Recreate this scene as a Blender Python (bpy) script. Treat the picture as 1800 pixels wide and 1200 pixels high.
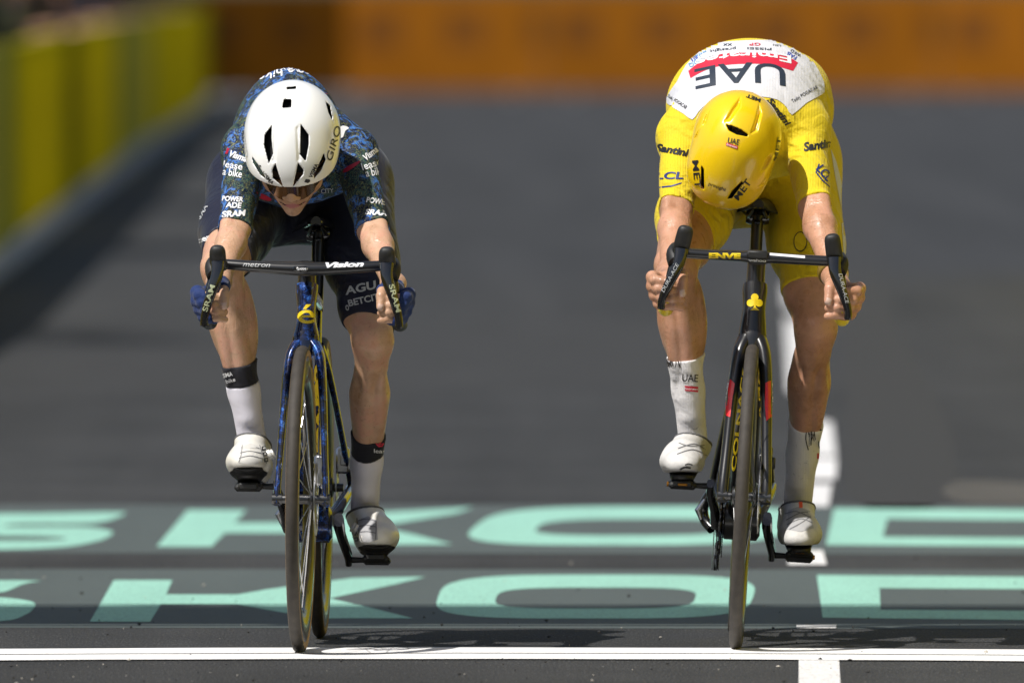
import bpy, bmesh, math, random, time
import numpy as np
from mathutils import Vector, Matrix
from mathutils.bvhtree import BVHTree
random.seed(7); np.random.seed(7)
T0 = time.time()
for o in list(bpy.data.objects): bpy.data.objects.remove(o)
SC = bpy.context.scene
COL = SC.collection

# ------------------------------------------------------------------ camera, sky, sun, exposure
FPX, DIST, CAMH, HOR = 34400.0, 43.0, 1.5, -53.0      # focal length in photo pixels, metres to the finish line, lens height, horizon row
cam = bpy.data.cameras.new('camera'); cam_o = bpy.data.objects.new('camera', cam); COL.objects.link(cam_o)
cam_o.location = (0, -DIST, CAMH); cam_o.rotation_euler = (math.radians(90), 0, 0)
cam.sensor_width = 36; cam.sensor_fit = 'HORIZONTAL'; cam.lens = FPX/1800*36
cam.shift_y = -(600-HOR)/1800
cam.clip_start = 0.5; cam.clip_end = 6000
cam.dof.use_dof = True; cam.dof.focus_distance = DIST+0.3; cam.dof.aperture_fstop = 6.0
SC.camera = cam_o
SUN_A, SUN_B = 0.50, 0.46                              # shadow shift to the right / away per metre of height
sun_el = math.atan(1/math.hypot(SUN_A, SUN_B))
world = bpy.data.worlds.new('World'); SC.world = world; world.use_nodes = True
wn = world.node_tree; bg = wn.nodes['Background']
sky = wn.nodes.new('ShaderNodeTexSky'); sky.sky_type = 'NISHITA'; sky.sun_disc = False
sky.sun_elevation = sun_el; sky.sun_rotation = math.atan2(-SUN_A, -SUN_B); sky.air_density = 1.0; sky.dust_density = 2.0
wn.links.new(sky.outputs[0], bg.inputs[0]); bg.inputs[1].default_value = 0.088
sl = bpy.data.lights.new('sun', 'SUN'); sl.energy = 4.8; sl.angle = math.radians(0.53); sl.color = (1.0, 0.965, 0.91)
so = bpy.data.objects.new('sun', sl); COL.objects.link(so); so.location = (-6, -5, 12)
so.rotation_euler = Vector((SUN_A, SUN_B, -1)).to_track_quat('-Z', 'Y').to_euler()
SC.view_settings.view_transform = 'Standard'; SC.view_settings.look = 'None'
SC.view_settings.exposure = 0.1; SC.view_settings.gamma = 1.0
SC.cycles.use_denoising = True
SC.cycles.max_bounces = 6
SC.cycles.caustics_reflective = False; SC.cycles.caustics_refractive = False

def P(u, v, Y):                                        # photo pixel + distance behind the finish line -> world point
    s = (DIST+Y)/FPX
    return np.array([(u-900)*s, Y, CAMH-(v-HOR)*s])
def G(u, v):                                           # photo pixel on the road -> world point
    d = CAMH*FPX/(v-HOR)
    return np.array([(u-900)*d/FPX, d-DIST, 0.0])
CAMP = Vector((0, -DIST, CAMH))

# ------------------------------------------------------------------ materials
MATS = {}
def mat(name, col, rough=0.5, metal=0.0, coat=0.0, bump=0.0, bscale=200.0, var=0.0, vscale=8.0, sss=0.0, spec=0.5, sheen=0.0, emit=None, col2=None, bdist=0.002):
    if name in MATS: return MATS[name]
    m = bpy.data.materials.new(name); m.use_nodes = True; nt = m.node_tree; b = nt.nodes['Principled BSDF']
    b.inputs['Base Color'].default_value = (*col, 1); b.inputs['Roughness'].default_value = rough
    b.inputs['Metallic'].default_value = metal; b.inputs['Coat Weight'].default_value = coat; b.inputs['Coat Roughness'].default_value = 0.06
    b.inputs['Specular IOR Level'].default_value = spec
    if sheen: b.inputs['Sheen Weight'].default_value = sheen
    if sss:
        b.inputs['Subsurface Weight'].default_value = sss; b.inputs['Subsurface Radius'].default_value = (0.010, 0.004, 0.002); b.inputs['Subsurface Scale'].default_value = 0.6
    tc = nt.nodes.new('ShaderNodeTexCoord')
    if var:
        n = nt.nodes.new('ShaderNodeTexNoise'); n.inputs['Scale'].default_value = vscale; n.inputs['Detail'].default_value = 6; n.inputs['Roughness'].default_value = 0.6
        nt.links.new(tc.outputs['Object'], n.inputs['Vector'])
        r = nt.nodes.new('ShaderNodeValToRGB'); r.color_ramp.elements[0].position = 0.3; r.color_ramp.elements[1].position = 0.7
        c2 = col2 or tuple(c*(1-var) for c in col)
        r.color_ramp.elements[0].color = (*c2, 1); r.color_ramp.elements[1].color = (*[min(1, c*(1+var*0.35)) for c in col], 1)
        nt.links.new(n.outputs[0], r.inputs[0]); nt.links.new(r.outputs[0], b.inputs['Base Color'])
    if bump:
        n = nt.nodes.new('ShaderNodeTexNoise'); n.inputs['Scale'].default_value = bscale; n.inputs['Detail'].default_value = 4
        nt.links.new(tc.outputs['Object'], n.inputs['Vector'])
        bp = nt.nodes.new('ShaderNodeBump'); bp.inputs['Strength'].default_value = bump; bp.inputs['Distance'].default_value = bdist
        nt.links.new(n.outputs[0], bp.inputs['Height']); nt.links.new(bp.outputs[0], b.inputs['Normal'])
    MATS[name] = m
    return m

def ramp(nt, src, stops):
    r = nt.nodes.new('ShaderNodeValToRGB'); e = r.color_ramp.elements
    while len(e) < len(stops): e.new(0.5)
    for i, (p, c) in enumerate(stops): e[i].position = p; e[i].color = (*c, 1)
    nt.links.new(src, r.inputs[0]); return r
def mixc(nt, fac, a, b):
    m = nt.nodes.new('ShaderNodeMix'); m.data_type = 'RGBA'
    nt.links.new(fac, m.inputs[0]); 
    for s, i in ((a, 6), (b, 7)):
        if isinstance(s, tuple): m.inputs[i].default_value = (*s, 1)
        else: nt.links.new(s, m.inputs[i])
    return m.outputs[2]
def noise(nt, vec, scale, detail=4, rough=0.55, dist=0.0):
    n = nt.nodes.new('ShaderNodeTexNoise'); n.inputs['Scale'].default_value = scale; n.inputs['Detail'].default_value = detail
    n.inputs['Roughness'].default_value = rough; n.inputs['Distortion'].default_value = dist
    nt.links.new(vec, n.inputs['Vector']); return n.outputs[0]
def bump_to(nt, h, strength, dist):
    b = nt.nodes['Principled BSDF']; bp = nt.nodes.new('ShaderNodeBump'); bp.inputs['Strength'].default_value = strength; bp.inputs['Distance'].default_value = dist
    nt.links.new(h, bp.inputs['Height']); nt.links.new(bp.outputs[0], b.inputs['Normal'])

def camo_mat():                                        # navy jersey with the painted blue / green / ochre pattern
    m = mat('jersey_pattern', (0.02, 0.03, 0.1), 0.7, spec=0.2); nt = m.node_tree; b = nt.nodes['Principled BSDF']
    v = [n for n in nt.nodes if n.type == 'TEX_COORD'][0].outputs['Object']
    n1 = noise(nt, v, 36, 3, 0.6, 1.2); n2 = noise(nt, v, 34, 3, 0.6, 2.0); n3 = noise(nt, v, 12, 2)
    c1 = ramp(nt, n1, [(0.40, (0.004, 0.006, 0.026)), (0.50, (0.007, 0.013, 0.06)), (0.53, (0.02, 0.08, 0.34)), (0.585, (0.06, 0.22, 0.62)), (0.615, (0.008, 0.02, 0.09))]).outputs[0]
    c2 = ramp(nt, n2, [(0.42, (0.004, 0.009, 0.025)), (0.50, (0.008, 0.022, 0.04)), (0.54, (0.022, 0.07, 0.075)), (0.58, (0.05, 0.09, 0.05)), (0.61, (0.005, 0.010, 0.032))]).outputs[0]
    f = ramp(nt, n3, [(0.53, (0, 0, 0)), (0.58, (1, 1, 1))]).outputs[0]
    base = mixc(nt, f, c1, c2)
    n4 = noise(nt, v, 38, 1, 0.5, 4.0)
    line = ramp(nt, n4, [(0.465, (0, 0, 0)), (0.485, (1, 1, 1)), (0.5, (1, 1, 1)), (0.52, (0, 0, 0))]).outputs[0]
    n5 = noise(nt, v, 70, 1, 0.5, 4.0)
    l2 = ramp(nt, n5, [(0.47, (0, 0, 0)), (0.49, (0.8, 0.8, 0.8)), (0.51, (0, 0, 0))]).outputs[0]
    col = mixc(nt, line, base, (0.20, 0.20, 0.07)); col = mixc(nt, l2, col, (0.10, 0.19, 0.16))
    nt.links.new(col, b.inputs['Base Color'])
    bump_to(nt, noise(nt, v, 20, 3, 0.5, 1.0), 0.5, 0.006)
    return m
def frame_blue():
    m = mat('blue_flake_paint', (0.02, 0.06, 0.3), 0.25, 0.35, 0.9); nt = m.node_tree; b = nt.nodes['Principled BSDF']
    v = [n for n in nt.nodes if n.type == 'TEX_COORD'][0].outputs['Object']
    n = noise(nt, v, 48, 9, 0.8, 0.5)
    nt.links.new(ramp(nt, n, [(0.46, (0.003, 0.006, 0.025)), (0.54, (0.006, 0.022, 0.11)), (0.585, (0.02, 0.10, 0.45)), (0.68, (0.13, 0.36, 0.80))]).outputs[0], b.inputs['Base Color'])
    return m
def skin_mat(name, base, dark, red):
    m = mat(name, base, 0.42, sss=0.07); nt = m.node_tree; b = nt.nodes['Principled BSDF']
    v = [n for n in nt.nodes if n.type == 'TEX_COORD'][0].outputs['Object']
    c = ramp(nt, noise(nt, v, 13, 6, 0.65), [(0.32, dark), (0.50, base), (0.60, red), (0.72, tuple(min(1, x*1.12) for x in base))]).outputs[0]
    sp = ramp(nt, noise(nt, v, 230, 2, 0.5), [(0.68, (0, 0, 0)), (0.75, (0.7, 0.7, 0.7))]).outputs[0]
    c = mixc(nt, sp, c, tuple(x*0.4 for x in dark))
    grime = ramp(nt, noise(nt, v, 55, 5, 0.7, 0.8), [(0.57, (0, 0, 0)), (0.78, (0.6, 0.6, 0.6))]).outputs[0]
    c = mixc(nt, grime, c, tuple(x*0.5 for x in dark))
    mp = nt.nodes.new('ShaderNodeMapping'); mp.inputs['Scale'].default_value = (1, 1, 0.35); nt.links.new(v, mp.inputs[0])
    vein = ramp(nt, noise(nt, mp.outputs[0], 30, 1, 0.4, 1.2), [(0.475, (0, 0, 0)), (0.5, (1, 1, 1)), (0.525, (0, 0, 0))]).outputs[0]
    vm = ramp(nt, noise(nt, v, 7, 2), [(0.48, (0, 0, 0)), (0.6, (1, 1, 1))]).outputs[0]
    vv = nt.nodes.new('ShaderNodeMath'); vv.operation = 'MULTIPLY'; nt.links.new(vein, vv.inputs[0]); nt.links.new(vm, vv.inputs[1])
    nt.links.new(c, b.inputs['Base Color'])
    r = ramp(nt, noise(nt, v, 40, 5), [(0.35, (0.24,)*3), (0.65, (0.55,)*3)]).outputs[0]; nt.links.new(r, b.inputs['Roughness'])
    h = nt.nodes.new('ShaderNodeMath'); h.operation = 'MULTIPLY_ADD'; h.inputs[1].default_value = 0.28
    h2 = nt.nodes.new('ShaderNodeMath'); h2.operation = 'MULTIPLY_ADD'; h2.inputs[1].default_value = 0.22
    nt.links.new(noise(nt, v, 260, 2), h2.inputs[0]); nt.links.new(noise(nt, mp.outputs[0], 34, 4, 0.6), h2.inputs[2])
    nt.links.new(vv.outputs[0], h.inputs[0]); nt.links.new(h2.outputs[0], h.inputs[2])
    bump_to(nt, h.outputs[0], 0.6, 0.0042)
    return m
def cloth(name, col, rough=0.6, rib=None, wr=0.5, dirt=None, spec=0.3, dist=0.005, fold=11.0):
    m = mat(name, col, rough, sheen=0.1, spec=spec); nt = m.node_tree; b = nt.nodes['Principled BSDF']
    v = [n for n in nt.nodes if n.type == 'TEX_COORD'][0].outputs['Object']
    w = noise(nt, v, 16, 4, 0.55, 1.6)
    if rib:
        wv = nt.nodes.new('ShaderNodeTexWave'); wv.inputs['Scale'].default_value = rib; wv.inputs['Distortion'].default_value = 1.0; wv.bands_direction = 'X'
        nt.links.new(v, wv.inputs['Vector'])
        a = nt.nodes.new('ShaderNodeMath'); a.operation = 'MULTIPLY_ADD'; a.inputs[1].default_value = 0.10
        nt.links.new(wv.outputs[1], a.inputs[0]); nt.links.new(w, a.inputs[2]); w = a.outputs[0]
    fw = nt.nodes.new('ShaderNodeTexWave'); fw.inputs['Scale'].default_value = fold; fw.inputs['Distortion'].default_value = 7.0; fw.inputs['Detail'].default_value = 3; fw.inputs['Detail Scale'].default_value = 1.6; fw.bands_direction = 'DIAGONAL'
    nt.links.new(v, fw.inputs['Vector']); fk = nt.nodes.new('ShaderNodeMath'); fk.operation = 'MULTIPLY'; nt.links.new(fw.outputs[1], fk.inputs[0]); nt.links.new(ramp(nt, noise(nt, v, 6.5, 2), [(0.42, (0.05,)*3), (0.62, (1, 1, 1))]).outputs[0], fk.inputs[1]); fa = nt.nodes.new('ShaderNodeMath'); fa.operation = 'MULTIPLY_ADD'; fa.inputs[1].default_value = 0.8
    nt.links.new(fk.outputs[0], fa.inputs[0]); nt.links.new(w, fa.inputs[2]); w = fa.outputs[0]
    bump_to(nt, w, wr, dist)
    if dirt:
        f = ramp(nt, noise(nt, v, 42, 6, 0.7, 1.5), [(0.60, (0, 0, 0)), (0.72, (0.8, 0.8, 0.8))]).outputs[0]
        nt.links.new(mixc(nt, f, col, dirt), b.inputs['Base Color'])
    return m
M_BLACK = mat('black_carbon', (0.012, 0.012, 0.013), 0.32, coat=0.4, bump=0.05, bscale=500)
M_MATT = mat('black_rubber', (0.014, 0.014, 0.014), 0.55, bump=0.15, bscale=900)
M_GLOSS = mat('gloss_black', (0.008, 0.008, 0.009), 0.15, coat=0.8)
M_TYRE = mat('tyre_rubber', (0.046, 0.039, 0.032), 0.72, var=0.35, vscale=40, bump=0.2, bscale=700)
M_TAN = mat('tan_sidewall', (0.30, 0.18, 0.075), 0.65)
M_STEEL = mat('brushed_steel', (0.55, 0.55, 0.56), 0.28, 1.0)
M_DARKSTEEL = mat('dark_steel', (0.10, 0.10, 0.10), 0.35, 1.0)
M_GOLD = mat('ochre_metal', (0.50, 0.22, 0.03), 0.35, 0.7)
M_WHITE = mat('white_print', (0.80, 0.80, 0.82), 0.5)
M_SILVER = mat('silver_print', (0.50, 0.51, 0.52), 0.35)
M_HOLO = mat('holographic_print', (0.52, 0.56, 0.36), 0.25, 0.3)
M_INK = mat('black_print', (0.012, 0.012, 0.014), 0.5)
M_NAVYINK = mat('navy_print', (0.015, 0.03, 0.16), 0.5)
M_SLATE = mat('dark_slate_print', (0.022, 0.032, 0.05), 0.5)
M_RED = mat('red_print', (0.62, 0.02, 0.05), 0.45)
M_REDP = mat('red_paint', (0.70, 0.015, 0.02), 0.3, coat=0.5)
M_BLUEP = mat('blue_print', (0.03, 0.07, 0.40), 0.5)
M_TEALP = mat('pale_blue_print', (0.12, 0.35, 0.62), 0.5)
M_YELP = mat('yellow_print', (0.80, 0.58, 0.01), 0.4)
M_PINK = mat('crimson_print', (0.40, 0.006, 0.035), 0.55)
M_ORANGE = mat('orange_tag', (0.85, 0.10, 0.02), 0.5)
M_CAMO = camo_mat(); M_BLUE = frame_blue()
M_NAVY = cloth('navy_lycra', (0.007, 0.008, 0.024), 0.5, spec=0.35, wr=0.5, dist=0.006)
M_YEL = cloth('yellow_lycra', (0.72, 0.55, 0.010), 0.65, rib=90, wr=0.8, dist=0.007)
M_WJ = cloth('white_lycra', (0.64, 0.64, 0.68), 0.6, rib=90, wr=0.45)
M_SOCK = cloth('white_sock', (0.72, 0.70, 0.78), 0.8, rib=160, wr=0.5, dist=0.003)
M_SOCKD = cloth('muddy_white_sock', (0.74, 0.72, 0.72), 0.8, rib=55, wr=0.6, dirt=(0.06, 0.05, 0.05), dist=0.003)
M_SOCKB = cloth('black_sock_cuff', (0.012, 0.012, 0.018), 0.75, rib=160)
M_GLOVE = cloth('blue_glove', (0.010, 0.028, 0.12), 0.75, wr=0.8)
M_SHOE = mat('white_shoe', (0.76, 0.74, 0.68), 0.35, var=0.12, vscale=22, bump=0.15, bscale=60, bdist=0.003, coat=0.15)
M_SHOEK = mat('knitted_white_shoe', (0.64, 0.63, 0.61), 0.6, var=0.22, vscale=35, bump=0.4, bscale=90, bdist=0.003)
M_COLLAR = mat('grey_collar_lining', (0.10, 0.10, 0.105), 0.8)
M_SOLE = mat('black_sole', (0.012, 0.012, 0.012), 0.45, bump=0.2, bscale=120)
M_SKIN_A = skin_mat('fair_skin', (0.56, 0.345, 0.225), (0.42, 0.235, 0.14), (0.60, 0.32, 0.22))
M_SKIN_B = skin_mat('tanned_skin', (0.50, 0.265, 0.165), (0.36, 0.175, 0.10), (0.56, 0.29, 0.19))
M_LIP = mat('lips', (0.46, 0.17, 0.16), 0.4, sss=0.2)
M_MOUTH = mat('mouth_inside', (0.05, 0.012, 0.012), 0.6)
M_NAIL = mat('fingernail', (0.58, 0.40, 0.32), 0.3)
M_LENS = mat('amber_lens', (0.10, 0.045, 0.012), 0.12, 0.35, coat=1.0)
M_HAIR = mat('brown_hair', (0.035, 0.02, 0.01), 0.6, bump=0.6, bscale=300)
M_BLOND = mat('blond_hair', (0.45, 0.28, 0.12), 0.6, var=0.6, vscale=120, bump=0.6, bscale=300)
M_HELW = mat('white_helmet_shell', (0.87, 0.87, 0.86), 0.25, coat=0.6)
M_HELY = mat('yellow_helmet_shell', (0.82, 0.545, 0.006), 0.24, coat=0.5)
M_FOAM = mat('black_foam', (0.012, 0.012, 0.014), 0.7)

# ------------------------------------------------------------------ signed-distance modelling kit
V3 = lambda *a: np.array(a, dtype=np.float64)
def nrm(v): v = np.asarray(v, float); return v/np.linalg.norm(v)
def smin(a, b, k):
    h = np.clip(0.5+0.5*(b-a)/k, 0, 1); return b*(1-h)+a*h-k*h*(1-h)
class Prim:
    def __init__(s, fn, lo, hi, k): s.fn, s.lo, s.hi, s.k = fn, np.asarray(lo, float), np.asarray(hi, float), k
def cap(a, b, ra, rb, k=0.02, ax=None, f=1.0):         # tapered capsule, optionally widened by f along ax
    a = np.asarray(a, float); b = np.asarray(b, float); ba = b-a; L2 = float(ba@ba)+1e-12
    R = max(ra, rb)*max(1.0, f)
    def fn(X, Y, Z):
        px, py, pz = X-a[0], Y-a[1], Z-a[2]
        t = np.clip((px*ba[0]+py*ba[1]+pz*ba[2])/L2, 0, 1)
        dx, dy, dz = px-t*ba[0], py-t*ba[1], pz-t*ba[2]
        if ax is not None:
            c = (dx*ax[0]+dy*ax[1]+dz*ax[2])*(1/f-1)
            dx, dy, dz = dx+c*ax[0], dy+c*ax[1], dz+c*ax[2]
        return np.sqrt(dx*dx+dy*dy+dz*dz)-(ra+(rb-ra)*t)
    return Prim(fn, np.minimum(a, b)-R, np.maximum(a, b)+R, k)
def ell(c, r, B=None, k=0.02):                         # ellipsoid with axes = rows of B
    c = np.asarray(c, float); r = np.asarray(r, float); B = np.eye(3) if B is None else np.asarray(B)
    ext = np.sqrt(((B*r[:, None])**2).sum(0))
    def fn(X, Y, Z):
        px, py, pz = X-c[0], Y-c[1], Z-c[2]
        q = [(px*B[i, 0]+py*B[i, 1]+pz*B[i, 2])/r[i] for i in range(3)]
        k0 = np.sqrt(q[0]**2+q[1]**2+q[2]**2)+1e-9
        k1 = np.sqrt((q[0]/r[0])**2+(q[1]/r[1])**2+(q[2]/r[2])**2)+1e-9
        return k0*(k0-1)/k1
    return Prim(fn, c-ext, c+ext, k)
def group(prims, inflate=0.0, cuts=(), k=0.01):        # smooth union, grown, then trimmed by half-spaces (point, outward normal)
    lo = np.min([p.lo for p in prims], 0)-inflate; hi = np.max([p.hi for p in prims], 0)+inflate
    def fn(X, Y, Z):
        d = None
        for p in prims:
            e = p.fn(X, Y, Z); d = e if d is None else smin(d, e, p.k)
        d = d-inflate
        for p0, n in cuts: d = np.maximum(d, (X-p0[0])*n[0]+(Y-p0[1])*n[1]+(Z-p0[2])*n[2])
        return d
    return Prim(fn, lo, hi, k)
class Vol:
    def __init__(s, prims, h, pad=0.03):
        s.h = h; s.lo = np.min([p.lo for p in prims], 0)-pad; hi = np.max([p.hi for p in prims], 0)+pad
        s.n = np.ceil((hi-s.lo)/h).astype(int)+1
        s.d = np.full(s.n, 0.05, np.float32)
        for p in prims: s.add(p)
    def sl(s, lo, hi):
        i0 = np.clip(np.floor((lo-s.lo)/s.h).astype(int), 0, s.n-1); i1 = np.clip(np.ceil((hi-s.lo)/s.h).astype(int)+1, 1, s.n)
        sl = tuple(slice(a, b) for a, b in zip(i0, i1))
        g = [(s.lo[i]+s.h*np.arange(i0[i], i1[i])).astype(np.float32) for i in range(3)]
        return sl, g[0][:, None, None], g[1][None, :, None], g[2][None, None, :]
    def add(s, p, op='u', k=None):
        k = p.k if k is None else k; m = k+3*s.h
        sl, X, Y, Z = s.sl(p.lo-m, p.hi+m)
        b = p.fn(X, Y, Z); a = s.d[sl]
        s.d[sl] = smin(a, b, k) if op == 'u' else -smin(-a, b, k)
    def mesh(s):
        d = s.d; sg = d < 0
        c = [sg[i:d.shape[0]-1+i, j:d.shape[1]-1+j, k:d.shape[2]-1+k] for i in (0, 1) for j in (0, 1) for k in (0, 1)]
        a = c[0].copy(); o = c[0].copy()
        for x in c[1:]: a &= x; o |= x
        mix = o & ~a; I, J, K = np.nonzero(mix); n = len(I)
        idx = np.full(mix.shape, -1, np.int32); idx[I, J, K] = np.arange(n)
        pos = np.zeros((n, 3)); cnt = np.zeros(n)
        D = {(i, j, k): d[I+i, J+j, K+k].astype(np.float64) for i in (0, 1) for j in (0, 1) for k in (0, 1)}
        for axx in range(3):
            for p in (0, 1):
                for q in (0, 1):
                    c0 = [0, 0, 0]; o2 = [x for x in range(3) if x != axx]; c0[o2[0]] = p; c0[o2[1]] = q; c1 = list(c0); c1[axx] = 1
                    d0, d1 = D[tuple(c0)], D[tuple(c1)]; m = (d0 < 0) != (d1 < 0)
                    t = np.where(m, d0/np.where(m, d0-d1, 1), 0)
                    for ii in range(3): pos[:, ii] += np.where(m, c0[ii]+(t if ii == axx else 0), 0)
                    cnt += m
        pos = pos/cnt[:, None]+np.stack([I, J, K], 1)
        faces = []
        for axx in range(3):
            s0 = [slice(1, -1)]*3; s1 = list(s0); s0[axx] = slice(0, -1); s1[axx] = slice(1, None)
            A, B = sg[tuple(s0)], sg[tuple(s1)]; e = np.nonzero(A != B); flip = A[e]
            off = [1, 1, 1]; off[axx] = 0
            base = [e[i]+off[i] for i in range(3)]
            o2 = [x for x in range(3) if x != axx]
            def q(a_, b_):
                cc = [x.copy() for x in base]; cc[o2[0]] = cc[o2[0]]-a_; cc[o2[1]] = cc[o2[1]]-b_
                return idx[cc[0], cc[1], cc[2]]
            f = np.stack([q(0, 0), q(1, 0), q(1, 1), q(0, 1)], 1)
            if axx == 1: flip = ~flip
            f[~flip] = f[~flip][:, ::-1]
            faces.append(f)
        F = np.concatenate(faces); F = F[(F >= 0).all(1)]
        return s.lo+s.h*pos, F

def new_mesh(name, V, F, mats, smooth=True, mi=None):
    V = np.asarray(V, np.float32); me = bpy.data.meshes.new(name)
    if isinstance(F, np.ndarray):
        n = F.shape[1]
        me.vertices.add(len(V)); me.vertices.foreach_set('co', V.ravel())
        me.loops.add(F.size); me.loops.foreach_set('vertex_index', F.astype(np.int32).ravel())
        me.polygons.add(len(F)); me.polygons.foreach_set('loop_start', (np.arange(len(F))*n).astype(np.int32))
        me.update(calc_edges=True)
    else:
        me.from_pydata([tuple(map(float, v)) for v in V], [], F)
    me.validate()
    for m in (mats if isinstance(mats, (list, tuple)) else [mats]): me.materials.append(m)
    if mi is not None: me.polygons.foreach_set('material_index', np.asarray(mi, np.int32))
    me.polygons.foreach_set('use_smooth', [smooth]*len(me.polygons))
    return me
def obj(name, me, parent=None, loc=None):
    o = bpy.data.objects.new(name, me); COL.objects.link(o); o.parent = parent
    if loc is not None: o.location = loc
    return o
def tag(o, label, cat, grp=None, kind=None):
    if label: o['label'] = label
    if cat: o['category'] = cat
    if grp: o['group'] = grp
    if kind: o['kind'] = kind
    return o
def root(name, loc, label, cat, grp=None, rot=None):
    o = bpy.data.objects.new(name, None); COL.objects.link(o); o.location = loc
    if rot: o.rotation_euler = rot
    o.empty_display_size = 0.2
    return tag(o, label, cat, grp)
def wmesh(name, V, F, mats, parent, M, smooth=True, mi=None):   # world-space vertices under a parent whose world matrix is M
    V = np.asarray(V, float); Mi = np.array(M.inverted()); V = V@Mi[:3, :3].T+Mi[:3, 3]
    return obj(name, new_mesh(name, V, F, mats, smooth, mi), parent)

# lofted / revolved / boxed pieces in mesh code
class MB:
    def __init__(s): s.V = []; s.F = []; s.I = []; s.mi = 0
    def add(s, V, F):
        o = len(s.V); s.V += [tuple(map(float, v)) for v in V]; s.F += [tuple(i+o for i in f) for f in F]; s.I += [s.mi]*len(F)
    def loft(s, pts, sec, up=(0, 0, 1), n=18, e=2.0, closed=False):   # sec: (half-width across, half-height along up) per point
        pts = [np.asarray(p, float) for p in pts]; V = []; F = []; N = len(pts)
        for i, p in enumerate(pts):
            if closed: t = nrm(pts[(i+1) % N]-pts[i-1])
            else: t = nrm(pts[min(i+1, N-1)]-pts[max(i-1, 0)])
            u = np.asarray(up, float); u = u-t*(u@t); u = nrm(u); w = np.cross(t, u)
            a, b = sec[i] if isinstance(sec, list) else sec
            for j in range(n):
                th = 2*math.pi*j/n; c, q = math.cos(th), math.sin(th)
                cx = math.copysign(abs(c)**(2/e), c); cy = math.copysign(abs(q)**(2/e), q)
                V.append(p+w*a*cx+u*b*cy)
        for i in range(N if closed else N-1):
            for j in range(n):
                i2 = (i+1) % N
                F.append((i*n+j, i*n+(j+1) % n, i2*n+(j+1) % n, i2*n+j))
        if not closed:
            F.append(tuple(range(n))[::-1]); F.append(tuple((N-1)*n+j for j in range(n)))
        s.add(V, F); return s
    def rev(s, c, prof, n=64, closed=True):            # revolve profile (x, r) round the x axis at c
        V = []; F = []; m = len(prof)
        for i in range(n):
            th = 2*math.pi*i/n
            for (x, r) in prof: V.append((c[0]+x, c[1]+r*math.cos(th), c[2]+r*math.sin(th)))
        for i in range(n):
            for j in range(m if closed else m-1):
                a = i*m+j; b = i*m+(j+1) % m; i2 = ((i+1) % n)*m
                F.append((a, b, i2+(j+1) % m, i2+j))
        s.add(V, F); return s
    def box(s, c, h, B=None, bev=0.0):
        B = np.eye(3) if B is None else np.asarray(B); c = np.asarray(c, float)
        b = min(bev, min(h)*0.9); V = []
        ids = {}
        for sx in (-1, 1):
            for sy in (-1, 1):
                for sz in (-1, 1):
                    for k in range(3):
                        q = [sx*h[0], sy*h[1], sz*h[2]]
                        for m in range(3):
                            if m != k: q[m] -= (sx, sy, sz)[m]*b
                        ids[(sx, sy, sz, k)] = len(V); V.append(c+np.array(q)@B)
        F = []
        for k in range(3):
            o = [x for x in range(3) if x != k]
            for sg in (-1, 1):
                f = []
                for (p, q) in ((-1, -1), (1, -1), (1, 1), (-1, 1)):
                    t = [0, 0, 0]; t[k] = sg; t[o[0]] = p; t[o[1]] = q; f.append(ids[(*t, k)])
                F.append(tuple(f))
            for p in (-1, 1):
                for q in (-1, 1):
                    f = []
                    t = [0, 0, 0]; t[o[0]] = p; t[o[1]] = q
                    for (sg, kk) in ((-1, o[0]), (1, o[0]), (1, o[1]), (-1, o[1])):
                        t[k] = sg; f.append(ids[(*t, kk)])
                    F.append(tuple(f))
        for sx in (-1, 1):
            for sy in (-1, 1):
                for sz in (-1, 1): F.append(tuple(ids[(sx, sy, sz, k)] for k in range(3)))
        s.add(V, F); return s
    def tube(s, pts, r, n=10):
        return s.loft(pts, [(rr, rr) for rr in (r if isinstance(r, list) else [r]*len(pts))], up=(0.13, 0.21, 0.97) if abs(nrm(np.asarray(pts[-1])-np.asarray(pts[0]))[2]) < 0.9 else (0.1, 0.99, 0.05), n=n)
    def build(s, name, mats, parent=None, smooth=True, angle=40, kind=None):
        me = bpy.data.meshes.new(name); me.from_pydata(s.V, [], s.F)
        for m in (mats if isinstance(mats, (list, tuple)) else [mats]): me.materials.append(m)
        me.polygons.foreach_set('material_index', s.I)
        bm = bmesh.new(); bm.from_mesh(me); bmesh.ops.recalc_face_normals(bm, faces=bm.faces)
        if smooth:
            for f in bm.faces: f.smooth = True
            ca = math.radians(angle)
            for e in bm.edges:
                if len(e.link_faces) == 2 and e.calc_face_angle(0) > ca: e.smooth = False
        bm.to_mesh(me); bm.free()
        o = obj(name, me, parent)
        if kind: o['kind'] = kind
        return o
def spline(pts, n=6):                                  # Catmull-Rom through points (any dimension)
    P_ = [np.asarray(p, float) for p in pts]; out = []
    for i in range(len(P_)-1):
        p0, p1, p2, p3 = P_[max(i-1, 0)], P_[i], P_[i+1], P_[min(i+2, len(P_)-1)]
        for j in range(n):
            t = j/n; out.append(0.5*((2*p1)+(-p0+p2)*t+(2*p0-5*p1+4*p2-p3)*t*t+(-p0+3*p1-3*p2+p3)*t**3))
    out.append(P_[-1]); return out

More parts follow.
